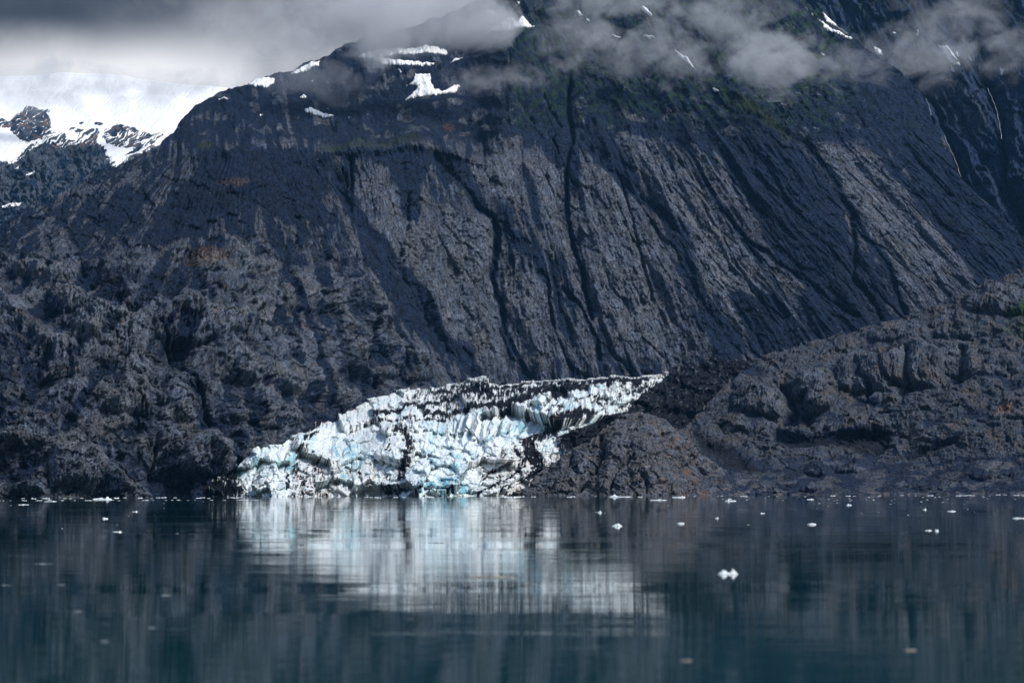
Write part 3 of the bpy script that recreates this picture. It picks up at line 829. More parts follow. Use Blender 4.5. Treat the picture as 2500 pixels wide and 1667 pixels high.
PATCHES = [
    ([(1013, 183), (1050, 184), (1052, 200), (1062, 222), (1080, 228), (1098, 215), (1106, 206), (1120, 201), (1124, 206), (1112, 222), (1085, 233), (1056, 239), (1020, 238), (988, 236), (1010, 222), (1022, 213), (1008, 207), (992, 206), (1008, 200)],
     'large white anchor shaped snow patch on the dark slope below the cloud'),
    ([(1185, 80), (1220, 62), (1240, 42), (1252, 44), (1262, 54), (1275, 40), (1290, 50), (1300, 62), (1306, 66), (1270, 66), (1245, 74), (1215, 78)],
     'broad ragged snow patch just above the anchor shaped one'),
    ([(742, 263), (755, 262), (775, 266), (795, 270), (816, 280), (800, 284), (780, 278), (745, 272)], 'small lens shaped snow patch alone above the grassy bench'),
    ([(600, 198), (625, 188), (655, 184), (672, 186), (668, 198), (650, 212), (640, 206), (622, 208)], 'ragged snow patch on the left skyline crest'),
    ([(532, 240), (560, 240), (550, 244), (540, 244)], 'thin flat snow streak under the left skyline crest'),
    ([(706, 176), (740, 162), (760, 150), (780, 142), (775, 156), (745, 170), (720, 180)], 'slanting snow band on the crest near the cloud base'),
    ([(728, 232), (740, 226), (750, 230), (744, 234)], 'tiny snow spot above the lens shaped snow patch'),
    ([(755, 192), (765, 188), (763, 193)], 'tiny snow fleck on the slope right of the skyline crest'),
    ([(628, 284), (640, 283), (636, 287)], 'tiny snow fleck at the foot of the left skyline rocks'),
    ([(842, 281), (856, 280), (852, 284)], 'tiny snow fleck right of the lens shaped snow patch'),
    ([(1850, 8), (1872, 14), (1886, 18), (1898, 30), (1912, 36), (1924, 46), (1930, 60), (1944, 62), (1960, 76), (1950, 74), (1960, 84), (1990, 90), (2006, 96), (2076, 96), (2040, 88), (2052, 74), (2040, 60), (2020, 40), (2006, 24), (1990, 8)],
     ''),
    ([(1964, 12), (1990, 44), (2012, 62), (2048, 78), (2083, 96), (2075, 97), (2044, 84), (2012, 72), (1995, 50), (1975, 26)],
     'long snow streak slanting down through the cloud, lower edge of the pair'),
    ([(2002, 24), (2020, 22), (2036, 36), (2052, 54), (2076, 80), (2066, 78), (2046, 62), (2040, 66), (2014, 56), (2006, 40)],
     'wedge shaped snow patch beside the long streak in cloud'),
    ([(1642, 114), (1660, 128), (1680, 144), (1698, 166), (1686, 160), (1664, 144)], 'narrow slanting snow streak in the middle of the upper slope'),
    ([(1562, 16), (1580, 24), (1596, 46), (1584, 42), (1570, 30)], 'short snow streak high on the slope near the top edge'),
    ([(1568, 84), (1586, 88), (1602, 98), (1584, 96)], 'small snow fin between two slanting streaks'),
    ([(1490, 80), (1512, 82), (1516, 88), (1500, 84)], 'faint small snow patch showing through thin cloud'),
    ([(1404, 26), (1414, 28), (1424, 40), (1412, 38)], 'upper of two small snow spots in torn cloud'),
    ([(1428, 48), (1438, 52), (1444, 60), (1432, 54)], 'lower of two small snow spots in torn cloud'),
    ([(1738, 210), (1748, 216), (1756, 222), (1744, 221)], 'small white snow spot on the brown green slope'),
    ([(1996, 130), (2008, 136), (2018, 143), (2006, 139)], 'tiny snow sliver in the bright cloud'),
    ([(908, 128), (930, 138), (960, 150), (1000, 153), (1040, 156), (1068, 155), (1050, 162), (1010, 163), (975, 165), (940, 158), (915, 150)],
     'long horizontal snow band half lost in the cloud base'),
    ([(872, 138), (900, 128), (960, 120), (1030, 118), (1092, 118), (1096, 126), (1040, 134), (960, 138), (900, 145)], 'wide pale snow band on the crest inside the cloud'),
    ([(1098, 145), (1112, 134), (1130, 136), (1118, 140)], 'small snow tip at the right end of the cloud base'),
    ([(1190, 26), (1204, 28), (1212, 34), (1200, 38), (1192, 36)], 'small snow patch at the cloud edge near the top'),
    ([(1262, 5), (1270, 5), (1268, 11), (1263, 10)], 'leftmost tiny snow spot at the top of the dark summit'),
    ([(966, 160), (972, 168), (982, 182), (976, 180)], 'thin snow thread hanging below the long snow band'),
]
PATCHES = [p for p in PATCHES if p[1]]
for i, (poly, lab) in enumerate(PATCHES):
    make_patch(i, poly, lab, 1.0 if len(poly) < 7 else 1.7)
for i, (poly, lab) in enumerate((
        ([(2286, 110), (2316, 120), (2336, 148), (2350, 169), (2336, 167), (2330, 174), (2339, 186), (2325, 180), (2322, 165), (2316, 148), (2304, 130)], 'tall ragged snow patch on the black wall at the upper right'),
        ([(2333, 128), (2342, 138), (2343, 147), (2335, 142)], 'small snow spot right beside the tall ragged patch'),
        ([(2362, 137), (2370, 142), (2375, 152), (2366, 147)], 'second small snow spot right of the tall ragged patch'),
        ([(2437, 154), (2444, 160), (2451, 155), (2446, 170), (2446, 178), (2438, 172)], 'small forked snow spot nearest the right edge'),
        ([(2176, 75), (2184, 72), (2188, 78), (2178, 79)], 'tiny snow dot left of another dot high on the black wall'),
        ([(2234, 78), (2243, 75), (2246, 84), (2238, 86)], 'tiny snow dot high on the black wall above the ridge line'),
        ([(2128, 112), (2150, 118), (2156, 136), (2140, 132)], 'small snow wedge tucked behind the right ridge line'))):
    make_patch(60 + i, poly, lab, 1.2, G=BG)

# ------------------------------------------------------------------ glacier
G_TOP = [(380, 1214), (430, 1208), (470, 1190), (500, 1180), (545, 1165), (575, 1140), (590, 1120), (625, 1095), (660, 1078), (695, 1072), (710, 1058), (740, 1048), (770, 1030), (800, 1005), (850, 985), (880, 976), (930, 966),
         (1000, 950), (1040, 944), (1062, 940), (1085, 935), (1150, 932), (1300, 926), (1450, 919), (1500, 917), (1615, 917), (1640, 905), (1700, 893), (1730, 880), (1790, 868), (1830, 876), (1870, 870), (1920, 880), (2000, 900)]
G_FRONT = [(590, 1122), (625, 1096), (700, 1062), (785, 1044), (860, 1030), (900, 1052), (946, 1050), (1006, 1045), (1065, 1030), (1134, 1016), (1219, 997), (1338, 964), (1450, 941), (1545, 931), (1620, 925)]
G_DEPTH = rbf([(380, 1215, 1390), (560, 1211, 1390), (900, 1211, 1400), (1290, 1211, 1420), (1600, 1220, 1600), (1900, 1230, 2150), (1750, 1200, 1900), (590, 1130, 1430), (700, 1110, 1430), (960, 1120, 1440), (1150, 1110, 1460), (1300, 1130, 1500),
               (700, 1064, 1480), (960, 1055, 1520), (1200, 1010, 1600), (1340, 970, 1700), (1540, 935, 1900), (850, 990, 1800), (1085, 938, 2020), (1300, 930, 2080), (1600, 920, 2120), (1100, 990, 1780),
               (1500, 1000, 1720), (1700, 1050, 1960), (1700, 900, 2180), (1850, 880, 2300), (1900, 1000, 2250), (2000, 900, 2280)])
def depth_ice(U, V):
    D = G_DEPTH(U, V)
    f = np.interp(U, *np.array(G_FRONT, float).T) + fbm(U / 22, U * 0, 4, 505) * 12
    w = sstep(560, 620, U) * sstep(1600, 1500, U)
    return D * (1 + .07 * w * sstep(0, 9, f - V))

BANDS = [  # dark rock debris carried in the ice: points, half width, strength
    ([(1219, 990), (1280, 978), (1338, 956), (1400, 944), (1457, 930), (1576, 926)], 11, 1.2),
    ([(1040, 1012), (1100, 1004), (1160, 996), (1230, 985), (1300, 968)], 9, 1.1),
    ([(917, 1021), (990, 1000), (1065, 979), (1130, 958), (1199, 943), (1330, 930), (1480, 922)], 6, 1.1),
    ([(880, 1036), (960, 1032), (1040, 1026), (1090, 1022)], 4, .8),
    ([(1130, 955), (1210, 958), (1300, 950), (1400, 936), (1500, 926)], 10, 1.0),
    ([(970, 1046), (990, 1058), (1000, 1080), (990, 1120), (975, 1165)], 12, .95),
    ([(945, 1060), (950, 1080), (948, 1100)], 8, .7),
    ([(740, 1075), (758, 1066), (775, 1054)], 6, 1.0), ([(726, 1085), (745, 1100), (760, 1112)], 10, .6),
    ([(930, 1185), (960, 1195), (1000, 1190)], 10, .8), ([(900, 1130), (925, 1150), (950, 1165)], 7, .5),
    ([(1290, 1075), (1300, 1110), (1318, 1140), (1305, 1165)], 20, 1.1),
    ([(1262, 1104), (1275, 1125), (1268, 1150)], 9, .9), ([(1310, 1060), (1340, 1040), (1380, 1020), (1440, 1010)], 14, 1.1),
    ([(1162, 1207), (1219, 1178), (1262, 1154), (1280, 1140)], 3.5, 1.2), ([(1215, 1205), (1260, 1180), (1300, 1162)], 2.5, 1.1), ([(1180, 1165), (1200, 1150), (1210, 1142)], 5, .8),
    ([(1325, 1025), (1345, 1000), (1352, 985), (1362, 975)], 3, .9), ([(1360, 1045), (1362, 1015), (1368, 985)], 5, .8), ([(1460, 960), (1462, 985), (1470, 1010)], 6, .8),
    ([(1400, 975), (1420, 972), (1455, 966)], 3, 1.0), ([(1395, 990), (1405, 975), (1415, 1000)], 6, .55),
    ([(1225, 1020), (1232, 1035), (1222, 1050)], 4, .6), ([(1195, 1010), (1225, 1003), (1245, 1000)], 3, .9),
    ([(703, 1130), (703, 1170), (700, 1205)], 3, .9), ([(772, 1120), (773, 1160), (775, 1190)], 2.5, .7), ([(775, 1160), (800, 1170), (830, 1180)], 4, .7), ([(795, 1095), (803, 1105), (800, 1120)], 4, .6),
    ([(1010, 1206), (1040, 1201), (1080, 1203), (1120, 1207)], 3, 1.2), ([(850, 1146), (870, 1150), (880, 1160)], 5, .7),
]
BLUES = [((715, 1120), 12, 34, 1.0), ((585, 1145), 14, 14, .8), ((850, 1115), 34, 36, .8), ((845, 1165), 24, 18, 1.0), ((1085, 1190), 75, 20, .9), ((1110, 1150), 18, 14, .9), ((1120, 1115), 60, 26, .3),
         ((1060, 1055), 26, 28, .55), ((1265, 1035), 14, 34, .9), ((1312, 1015), 14, 30, .75), ((1380, 1000), 26, 14, .7), ((990, 1010), 16, 8, .5), ((745, 1070), 20, 14, .7), ((940, 990), 20, 8, .4),
         ((1225, 1035), 10, 30, .6), ((1100, 1030), 50, 20, .3), ((1030, 1105), 20, 8, .4), ((955, 982), 16, 9, .5), ((1045, 950), 16, 8, .4), ((1290, 1200), 30, 12, .6), ((640, 1120), 40, 40, .3), ((1380, 1050), 12, 8, .7), ((1440, 950), 18, 8, .4)]

def shape_ice(U, V, D):
    wx = fbm(U / 26, V / 26, 3, 511) * 9; wy = fbm(U / 26, V / 26, 3, 512) * 9
    u, v = U + wx, V + wy
    lean = (U - 900) * .0
    a, ea = facets((u + v * .25) / 64, v / 70, 521)
    b2, eb = facets((u + v * .2) / 18, v / 27, 522)
    c, ec = facets(u / 7.5, v / 10, 523)
    flut = ridged((u + v * .12) / 9, v / 60, 3, 524)
    far = sstep(1100, 960, V + (U - 1000) * .02)
    fsm = sstep(980, 1060, U) * sstep(1280, 1200, U) * sstep(1050, 1080, V)     # the smoother swirling centre
    g0, eg = facets((u - v * .15) / 120, v / 85, 528)
    h = g0 * 30 + a * 21 + b2 * 6 * (1 - .4 * fsm) + c * 1.6 * (1 - .3 * fsm) - 6 * np.exp(-(ea / .05)) - 2.0 * np.exp(-(eb / .06))
    h = h + (flut - .5) * 1.5 + facets((u + v) / 34, (v - u * .5) / 17, 525)[0] * 9 * fsm + fbm(U / 3, V / 3, 2, 526) * 1.4
    h = h * (1 - .35 * sstep(1500, 1750, U))
    # tall leaning fins under the crest in the middle and on the right
    fin = sstep(1020, 1060, U) * sstep(1560, 1500, U) * np.exp(-((V - np.interp(U, [1020, 1250, 1350, 1550], [1055, 1030, 1000, 955])) / 34) ** 2)
    h = h + (ridged((U + .25 * V + wx * .3) / 24, V / 110, 2, 527) - .5) * 22 * fin
    dirt = np.zeros(U.shape, F32)
    uu = U + fbm(U / 17, V / 17, 4, 531) * 12; vv = V + fbm(U / 17, V / 17, 4, 532) * 11
    for pts, w, m in BANDS:
        d, _, _ = line_dist(uu, vv, pts, 90)
        dirt = np.maximum(dirt, m * np.exp(-(d / (w * 1.15)) ** 2).astype(F32))
    mott = fbm(u / 16, v / 9, 4, 533); strk = ridged((U + wx * .5 + V * .1) / 6, V / 34, 3, 534); fine = fbm(U / 4, V / 5, 3, 535)
    # right part is buried in debris
    rgt = sstep(0, 60, U - np.interp(V, [870, 920, 950, 1000, 1060, 1110, 1150, 1210], [1600, 1600, 1550, 1500, 1330, 1345, 1350, 1290]))
    dirt = np.maximum(dirt, rgt * 1.15)
    # left margin and ice foot
    dirt = np.maximum(dirt, sstep(26, 5, line_dist(uu, vv, [(745, 1045), (800, 1020), (830, 1008), (862, 985)], 80)[0]) * 1.2 * sstep(1062, 1040, V + (U - 760) * .45))
    dirt = np.maximum(dirt, sstep(600, 560, uu + (vv - 1150) * -.35) * .95)
    dirt = np.maximum(dirt, (.52 * sstep(700, 720, U) * sstep(900, 760, U) * sstep(1090, 1130, V)).astype(F32))
    dirt = np.maximum(dirt, (.40 * sstep(1160, 1230, U) * sstep(1060, 1110, V)).astype(F32))
    dirt = np.maximum(dirt, (.62 * far * sstep(900, 1050, U) * sstep(1018, 985, V + (U - 1100) * .15)).astype(F32))
    dirt = np.maximum(dirt, (.40 * sstep(1330, 1480, U) + .14 * sstep(1480, 1560, U)).astype(F32))
    dv = dirt * 1.12 + .14 * sstep(1480, 1600, U) + mott * .50 + fine * .28 + (strk - .55) * .62 * (.45 + dirt) - .12 * (b2 > .15) * (dirt < 1.1)  # dirt, plus dark crevasse streaks whose shade is painted into the colour
    k = np.maximum(sstep(.53, .74, dv), sstep(.5, .8, rgt))
    # clean line along the very top
    topy = np.interp(U, *np.array(G_TOP, float).T)
    clean = sstep(7, 3, V - topy + fine * 5) * sstep(1050, 1080, U) * sstep(1625, 1600, U)
    k = np.clip(k * (1 - clean), 0, 1)
    blue = np.zeros(U.shape, F32)
    for (x, y), ra, rb, m in BLUES:
        blue = np.maximum(blue, (m * np.exp(-((u - x) / ra) ** 2 - ((v - y) / rb) ** 2)).astype(F32))
    blue = blue * (.35 + .9 * sstep(-.25, .2, fbm(u / 9, v / 16, 3, 541))) + .42 * sstep(.0, .4, fbm(u / 26, v / 30, 3, 542)) + .35 * sstep(.10, .0, eb) * sstep(-.1, .3, fbm(u / 40, v / 40, 2, 543))
    col = np.broadcast_to(np.array([.78, .845, .865]), U.shape + (3,)).copy()
    col = blend(col, np.array([.50, .70, .76]), blue * 1.1)
    col = blend(col, np.array([.16, .47, .58]), (blue - .35) * 1.2)
    warm = .75 * sstep(1050, 1240, U) * sstep(1080, 1120, V) + .5 * sstep(690, 730, U) * sstep(960, 880, U) * sstep(1100, 1160, V) + .25 * (1 - fsm)
    col = blend(col, np.array([.60, .55, .51]), warm * (.6 + mott))
    col = blend(col, np.array([.33, .32, .31]), sstep(.28, .62, dv) * .7)
    col = blend(col, np.array([.011, .013, .020]), k)
    # grey blocks sticking out of the debris on the right
    col = blend(col, np.array([.16, .17, .18]), rgt * sstep(.22, .40, c + fine * .4) * sstep(-.1, .3, mott) * .7)
    h = h * (1 - .3 * k * (1 - rgt)) + rgt * c * 6
    return h, np.concatenate([col, (k * 1.0)[..., None]], 2).astype(F32)

def build_glacier():
    o, (U, V, P, N, h) = terrain('ice', columns(400, 1920, 980, 380, 2000, 6), 330, [(380, 1236), (2000, 1240)], G_TOP, depth_ice, shape_ice, M_ICE, back=(300, .5), lift=.25, Dref=1650, relief=.72)
    me = o.data
    # split off the debris-covered ice as its own part
    nv = len(me.vertices)
    co = np.empty(nv * 3, F32); me.vertices.foreach_get('co', co); co = co.reshape(-1, 3)
    ca = np.empty(nv * 4, F32); me.attributes['tint'].data.foreach_get('color', ca); ca = ca.reshape(-1, 4)
    q = np.empty(len(me.loops), np.int32); me.loops.foreach_get('vertex_index', q); q = q.reshape(-1, 4)
    dark = ca[q, 3].mean(1) > .5
    bpy.data.objects.remove(o)
    root = bpy.data.objects.new('glacier', None); C.objects.link(root)
    tag(root, 'broken blue white tidewater glacier with dark debris bands, ending at the water', 'glacier')
    for nm, sel, mat in (('ice', ~dark, M_ICE), ('moraine_cover', dark, M_DEBRIS)):
        used, inv = np.unique(q[sel], return_inverse=True)
        mesh_from(nm, co[used], inv.reshape(-1, 4), ca[used, :3], mat, True, root)
build_glacier()

# ------------------------------------------------------------------ right hill and the knoll by the ice
H_TOP = [(1560, 1200), (1600, 1120), (1640, 1066), (1668, 1050), (1690, 1035), (1706, 1015), (1740, 985), (1770, 950), (1800, 925), (1835, 897), (1870, 878), (1950, 852), (1985, 835), (2050, 822), (2120, 805), (2200, 782),
         (2260, 760), (2330, 738), (2370, 720), (2420, 692), (2450, 678), (2500, 655), (2600, 610), (3000, 480)]
H_DEPTH = rbf([(1560, 1215, 1500), (1800, 1212, 1480), (2100, 1212, 1430), (2500, 1212, 1350), (3000, 1212, 1200), (1680, 1060, 1820), (1850, 1120, 1700), (2050, 1120, 1640), (2150, 1110, 1640), (2400, 1100, 1500),
               (1850, 900, 2080), (1800, 1000, 1900), (2000, 1000, 1800), (2000, 850, 2160), (2250, 780, 2200), (2250, 950, 1820), (2500, 660, 2250), (2500, 850, 1880), (2500, 1000, 1620), (3000, 480, 2200), (3000, 900, 1500)])
H_LUMPS = [(1860, 985, 75, 50, 26), (1990, 960, 55, 60, 26), (1820, 1040, 60, 30, 10), (2110, 920, 70, 60, 30), (2230, 900, 80, 65, 34), (2150, 960, 60, 40, 14), (2330, 880, 60, 50, 16), (2200, 820, 80, 30, 14), (2440, 745, 80, 40, 22),
           (2100, 1045, 90, 22, 14), (2350, 800, 80, 40, 12), (2420, 890, 80, 40, 14), (2480, 1000, 70, 40, 12), (2000, 1150, 40, 24, 12), (2080, 1140, 50, 22, 14), (1960, 1190, 60, 16, 8), (2300, 1060, 80, 24, 8), (2250, 1180, 80, 20, 6), (2420, 1150, 70, 24, 8)]
H_GUL = [([(1900, 925), (1925, 960), (1935, 1000), (1925, 1050)], 13, 34, .5), ([(1955, 960), (1965, 1000), (1978, 1045)], 12, 32, .5), ([(2085, 880), (2100, 930), (2130, 980)], 9, 22, .6), ([(2212, 860), (2220, 920), (2230, 970)], 6, 26, .4),
         ([(2110, 960), (2160, 968), (2215, 972)], 7, 12, .2), ([(2240, 935), (2300, 935), (2350, 930)], 10, 14, .3), ([(2355, 860), (2350, 900), (2330, 940)], 10, 20, .4),
         ([(1870, 1068), (1960, 1078), (2080, 1070), (2170, 1065)], 12, 14, .9), ([(2200, 1116), (2260, 1096), (2350, 1070)], 7, 12, .9), ([(2130, 1118), (2160, 1090), (2170, 1070)], 7, 12, .9),
         ([(2020, 1160), (2050, 1150), (2090, 1130)], 5, 8, .6), ([(1720, 1090), (1800, 1110), (1830, 1140)], 8, 12, .8)]
def shape_hill(U, V, D):
    wx = fbm(U / 50, V / 50, 4, 611) * 14; wy = fbm(U / 50, V / 50, 4, 612) * 11
    u, v = U + wx, V + wy
    kd, ke, kc = knob_field(u, v, 60, 38, 651)
    kd2, ke2, kc2 = knob_field(u + wx, v + wy, 22, 16, 652)
    bench = sstep(.0, .45, fbm(u / 90, v / 45, 3, 653))
    st = ridged((u * .9 + v * .45) / 70, (v * .9 - u * .1) / 10, 4, 654)
    vert = ridged((u + v * .05) / 8, v / 40, 3, 655)
    low = sstep(1080, 1150, V)
    rock = (1 - .75 * low) * (1 - .6 * bench)
    fa, ea = facets(u / 30, v / 26, 657); fb, eb = facets((u + v * .3) / 12, v / 10, 658); fc, ec = facets(u / 5, v / 4.5, 659)
    h = fbm(U / 240, V / 160, 3, 613) * 16 + (kd * 13 + kc * 4 + kd2 * 1.2 + fa * 5 + fb * 2.2 + fc * 1.1 - 2 * np.exp(-ea / .05)) * (.2 + .8 * rock) + (st - .5) * 3 * (.35 + .65 * rock) + (ridged(u / 34, v / 20, 4, 656) - .5) * 6 * (.25 + .75 * rock)
    lump = np.zeros(U.shape)
    for x, y, a, b, m in H_LUMPS:
        qq = ((u - x) / a) ** 2 + np.where(v > y, np.abs((v - y) / (b * .8)) ** 4, ((v - y) / b) ** 2)
        c_ = np.clip(1 - qq, 0, 1) ** .6
        h = h + m * 1.25 * c_ * (.92 + .14 * vert)
        lump = np.maximum(lump, c_)
    scree_shade = np.maximum(bench * .8 - lump * .35, low * sstep(-.4, .3, fbm(u / 60, v / 18, 4, 661)) * .9)
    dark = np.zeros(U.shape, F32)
    for pts, w, m, sc in H_GUL:
        d, _, al = line_dist(u, v, pts, 120)
        end = sstep(0, .1, al) * sstep(1, .9, al)
        h = h - m * (.7 * np.exp(-(d / w) ** 2) + .5 * np.exp(-(d / (w * 2.6)) ** 2)) * end
        scree_shade = np.maximum(scree_shade, sc * sstep(w * 2, w * .6, d) * end)
    scree_shade = sstep(.3, .6, scree_shade + fbm(u / 7, v / 7, 3, 662) * .2)
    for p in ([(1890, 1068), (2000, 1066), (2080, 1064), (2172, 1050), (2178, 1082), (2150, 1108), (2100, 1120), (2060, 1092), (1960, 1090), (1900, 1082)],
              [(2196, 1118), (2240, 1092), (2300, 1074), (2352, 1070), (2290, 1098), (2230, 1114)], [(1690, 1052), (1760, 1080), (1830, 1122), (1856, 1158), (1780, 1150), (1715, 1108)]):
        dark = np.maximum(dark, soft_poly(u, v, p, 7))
    det = ridged(u / 8, v / 7, 4, 671); det2 = fbm(u / 4, v / 4, 2, 672)
    h = h + ((det - .5) * 1.0 * rock + det2 * .8) * (1 - dark * .7)
    col = np.broadcast_to(ROCK * np.array([1.18, 1.12, 1.06]), U.shape + (3,)).copy()
    col = blend(col, ROCK_L, fbm(u / 90, v / 60, 3, 681) * .8 + (lump - .3) * .55 + (kc2 - .5) * .4 + (vert - .5) * .12)
    col = blend(col, np.array([.12, .10, .085]), sstep(.0, .4, fbm(u / 50, v / 34, 3, 682)) * .6 * rock)
    col = blend(col, RUST, sstep(.44, .60, fbm(u / 22, v / 12, 4, 683)) * .5)
    col = blend(col, SCREE_SHADE * 1.2, scree_shade * .85)
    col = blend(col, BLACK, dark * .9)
    vg = soft_poly(u, v, [(2456, 775), (2480, 758), (2530, 740), (2530, 790), (2480, 785)], 8) + .6 * soft_poly(u, v, [(2440, 820), (2490, 800), (2530, 800), (2530, 825), (2470, 830)], 8)
    col = blend(col, np.array([.035, .065, .02]), vg)
    col = blend(col, RUST * 1.3, soft_poly(u, v, [(2430, 1012), (2460, 996), (2480, 1004), (2470, 1020), (2440, 1022)], 5) * .8)
    # pale drift line along the tide mark
    col = blend(col, np.array([.2, .18, .17]), sstep(1199, 1205, V) * sstep(.05, .3, fbm(U / 18, V / 3, 3, 684)) * .7)
    g = 1 + fbm(U / 3.0, V / 3.0, 2, 695) * .55
    return h, (col * np.clip(g, .4, 1.8)[..., None]).astype(F32)
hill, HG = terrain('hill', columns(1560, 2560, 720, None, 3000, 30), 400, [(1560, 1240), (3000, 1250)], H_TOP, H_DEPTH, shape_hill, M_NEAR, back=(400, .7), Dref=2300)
tag(hill, 'rounded dark rocky hill rising to the right edge of the frame', kind='structure')

K_TOP = [(1200, 1236), (1290, 1196), (1310, 1172), (1335, 1148), (1370, 1130), (1400, 1110), (1440, 1082), (1470, 1062), (1500, 1038), (1530, 1020), (1560, 1013), (1590, 1018), (1620, 1032), (1640, 1046), (1668, 1066), (1690, 1092), (1715, 1115), (1745, 1135), (1775, 1152), (1820, 1172), (1880, 1190), (1940, 1203), (1990, 1225)]
K_DEPTH = rbf([(1200, 1240, 1400), (1300, 1212, 1395), (1500, 1212, 1370), (1700, 1212, 1380), (1990, 1215, 1430), (1560, 1013, 1560), (1400, 1110, 1480), (1700, 1110, 1530), (1850, 1180, 1480), (1500, 1110, 1440), (1600, 1110, 1440)])
def shape_knoll(U, V, D):
    wx = fbm(U / 40, V / 40, 4, 711) * 11; wy = fbm(U / 40, V / 40, 4, 712) * 9
    u, v = U + wx, V + wy
    kd, ke, kc = knob_field(u, v, 52, 44, 751)
    kd2, ke2, kc2 = knob_field(u + wx, v + wy, 18, 15, 752)
    st = ridged((u * .8 + v * .5) / 44, (v * .8 - u * .35) / 9, 4, 753)
    right = sstep(1640, 1800, U)
    fa, ea = facets(u / 24, v / 22, 757); fb, eb = facets((u + v * .3) / 9, v / 8, 758)
    h = (kd * 15 + kc * 4) * (1 - .7 * right) + (kd2 * 1.5 + fa * 5 + fb * 2.6 - 2 * np.exp(-ea / .05)) * (1 - .6 * right) + (st - .5) * 3.2 + (ridged(u / 7, v / 7, 3, 754) - .5) * 2
    for x, y, a, b, m in ((1500, 1085, 60, 60, 12), (1410, 1150, 50, 50, 12), (1580, 1070, 55, 50, 10), (1370, 1180, 50, 34, 10), (1480, 1170, 50, 40, 10), (1600, 1150, 60, 40, 8), (1660, 1120, 40, 30, 6)):
        h = h + m * np.clip(1 - ((u - x) / a) ** 2 - ((v - y) / b) ** 2, 0, 1) ** .6
    for pts, w, m in (([(1470, 1075), (1478, 1110), (1470, 1140), (1440, 1170), (1420, 1205)], 4, 16), ([(1545, 1120), (1510, 1150), (1495, 1205)], 4, 14), ([(1600, 1050), (1640, 1090), (1690, 1130), (1720, 1160)], 4, 10), ([(1400, 1120), (1390, 1150), (1340, 1205)], 3, 12),
                      ([(1560, 1160), (1580, 1180), (1575, 1205)], 3, 9)):
        d, _, _ = line_dist(u, v, pts, 60)
        h = h - m * (np.exp(-(d / w) ** 2) + .3 * np.exp(-(d / (w * 3)) ** 2))
    col = np.broadcast_to(ROCK * np.array([1.95, 1.66, 1.38]), U.shape + (3,)).copy()
    col = blend(col, ROCK_L, fbm(u / 50, v / 40, 3, 781) + .15)
    col = blend(col, RUST * 1.1, (sstep(.1, .4, fbm(u / 24, v / 16, 4, 783)) * sstep(1560, 1640, U) * sstep(1800, 1700, U)) * .75)
    col = blend(col, SCREE_SHADE * 1.1, np.maximum(right * sstep(-.3, .2, fbm(u / 30, v / 14, 3, 784)) * .85, sstep(.2, .4, fbm(u / 18, v / 12, 3, 785)) * .5))
    g = 1 + fbm(U / 3.0, V / 3.0, 2, 795) * .5
    return h, (col * np.clip(g, .4, 1.8)[..., None]).astype(F32)
knoll, _ = terrain('rock_knoll', columns(1210, 1985, 520), 190, [(1200, 1244), (1990, 1244)], K_TOP, K_DEPTH, shape_knoll, M_NEAR, back=(160, 1.1), Dref=2200)
tag(knoll, 'hump of bare brown grey bedrock between the glacier and the hill', kind='structure')

# ------------------------------------------------------------------ clouds hanging on the mountain
def cloud(px, py, D, rx, rz, ry, dens, label, seed, thr=0.50, scale=1.0, rot=0.0, col=(.93, .94, .97)):
    """a torn bank of cloud: half-sizes in metres"""
    bpy_me = bpy.data.meshes.new('cloud')
    import bmesh
    bm = bmesh.new(); bmesh.ops.create_icosphere(bm, subdivisions=3, radius=1.0); bm.to_mesh(bpy_me); bm.free()
    o = bpy.data.objects.new('cloud', bpy_me); C.objects.link(o)
    x, y, z = place(px, py, D)
    o.location = (x, y, z); o.scale = (rx, ry, rz); o.rotation_euler = (0, rot, 0)
    m, T = new_mat('cloud_vapour')
    co = T.n('ShaderNodeTexCoord').outputs['Object']
    ln = T.n('ShaderNodeVectorMath', operation='LENGTH'); T.l(co, ln.inputs[0])
    q = T.vadd(T.vmul(co, (rx / rz * .8, ry / rz, 1.0)), (seed * 3.7, seed * 1.3, seed * 2.1))
    n = T.noise(q, scale * 1.5, 8.0, 0.62, 0.5)
    n2 = T.noise(q, scale * .5, 2.0, 0.5, 0.2)
    nn = T.math('ADD', T.math('ADD', T.math('MULTIPLY', n, 1.55), -0.275), T.math('MULTIPLY', T.math('SUBTRACT', n2, .5), .7))
    fall = T.ramp(ln.outputs['Value'], .25, 1.0, 0.10, -0.26)
    d = T.ramp(T.math('ADD', nn, fall), thr + .05, thr + .21, 0, dens)
    v = T.n('ShaderNodeVolumePrincipled')
    v.inputs['Color'].default_value = (*[k * .93 for k in col], 1)
    v.inputs['Anisotropy'].default_value = 0.1
    T.l(d, v.inputs['Density'])
    ou = T.n('ShaderNodeOutputMaterial'); T.l(v.outputs[0], ou.inputs['Volume'])
    m.cycles.volume_step_rate = 2.0
    o.data.materials.append(m)
    tag(o, label, kind='stuff')
    return o
cloud(900, 50, 2900, 250, 76, 190, .020, 'pale cloud base covering the left shoulder of the summit', 1, .36, .6)
cloud(1110, 20, 2950, 110, 60, 130, .009, 'ragged cloud edge against the dark summit', 2, .46)
cloud(780, 195, 2820, 150, 42, 110, .0045, 'thin smoky wisp under the cloud base', 3, .46)
cloud(1190, 195, 2820, 130, 30, 100, .0060, 'thin wisp lying over the head of the ribs', 4, .44)
cloud(1420, 110, 2880, 120, 80, 130, .0085, 'torn cloud bank over the dark shoulder', 5, .45, 1.3)
cloud(1610, 125, 2850, 150, 64, 140, .0070, 'torn cloud drifting over the snow streaks', 6, .46, 1.3)
cloud(1560, -5, 3000, 240, 56, 150, .0080, 'grey cloud strip along the top edge', 7, .45, 1.2)
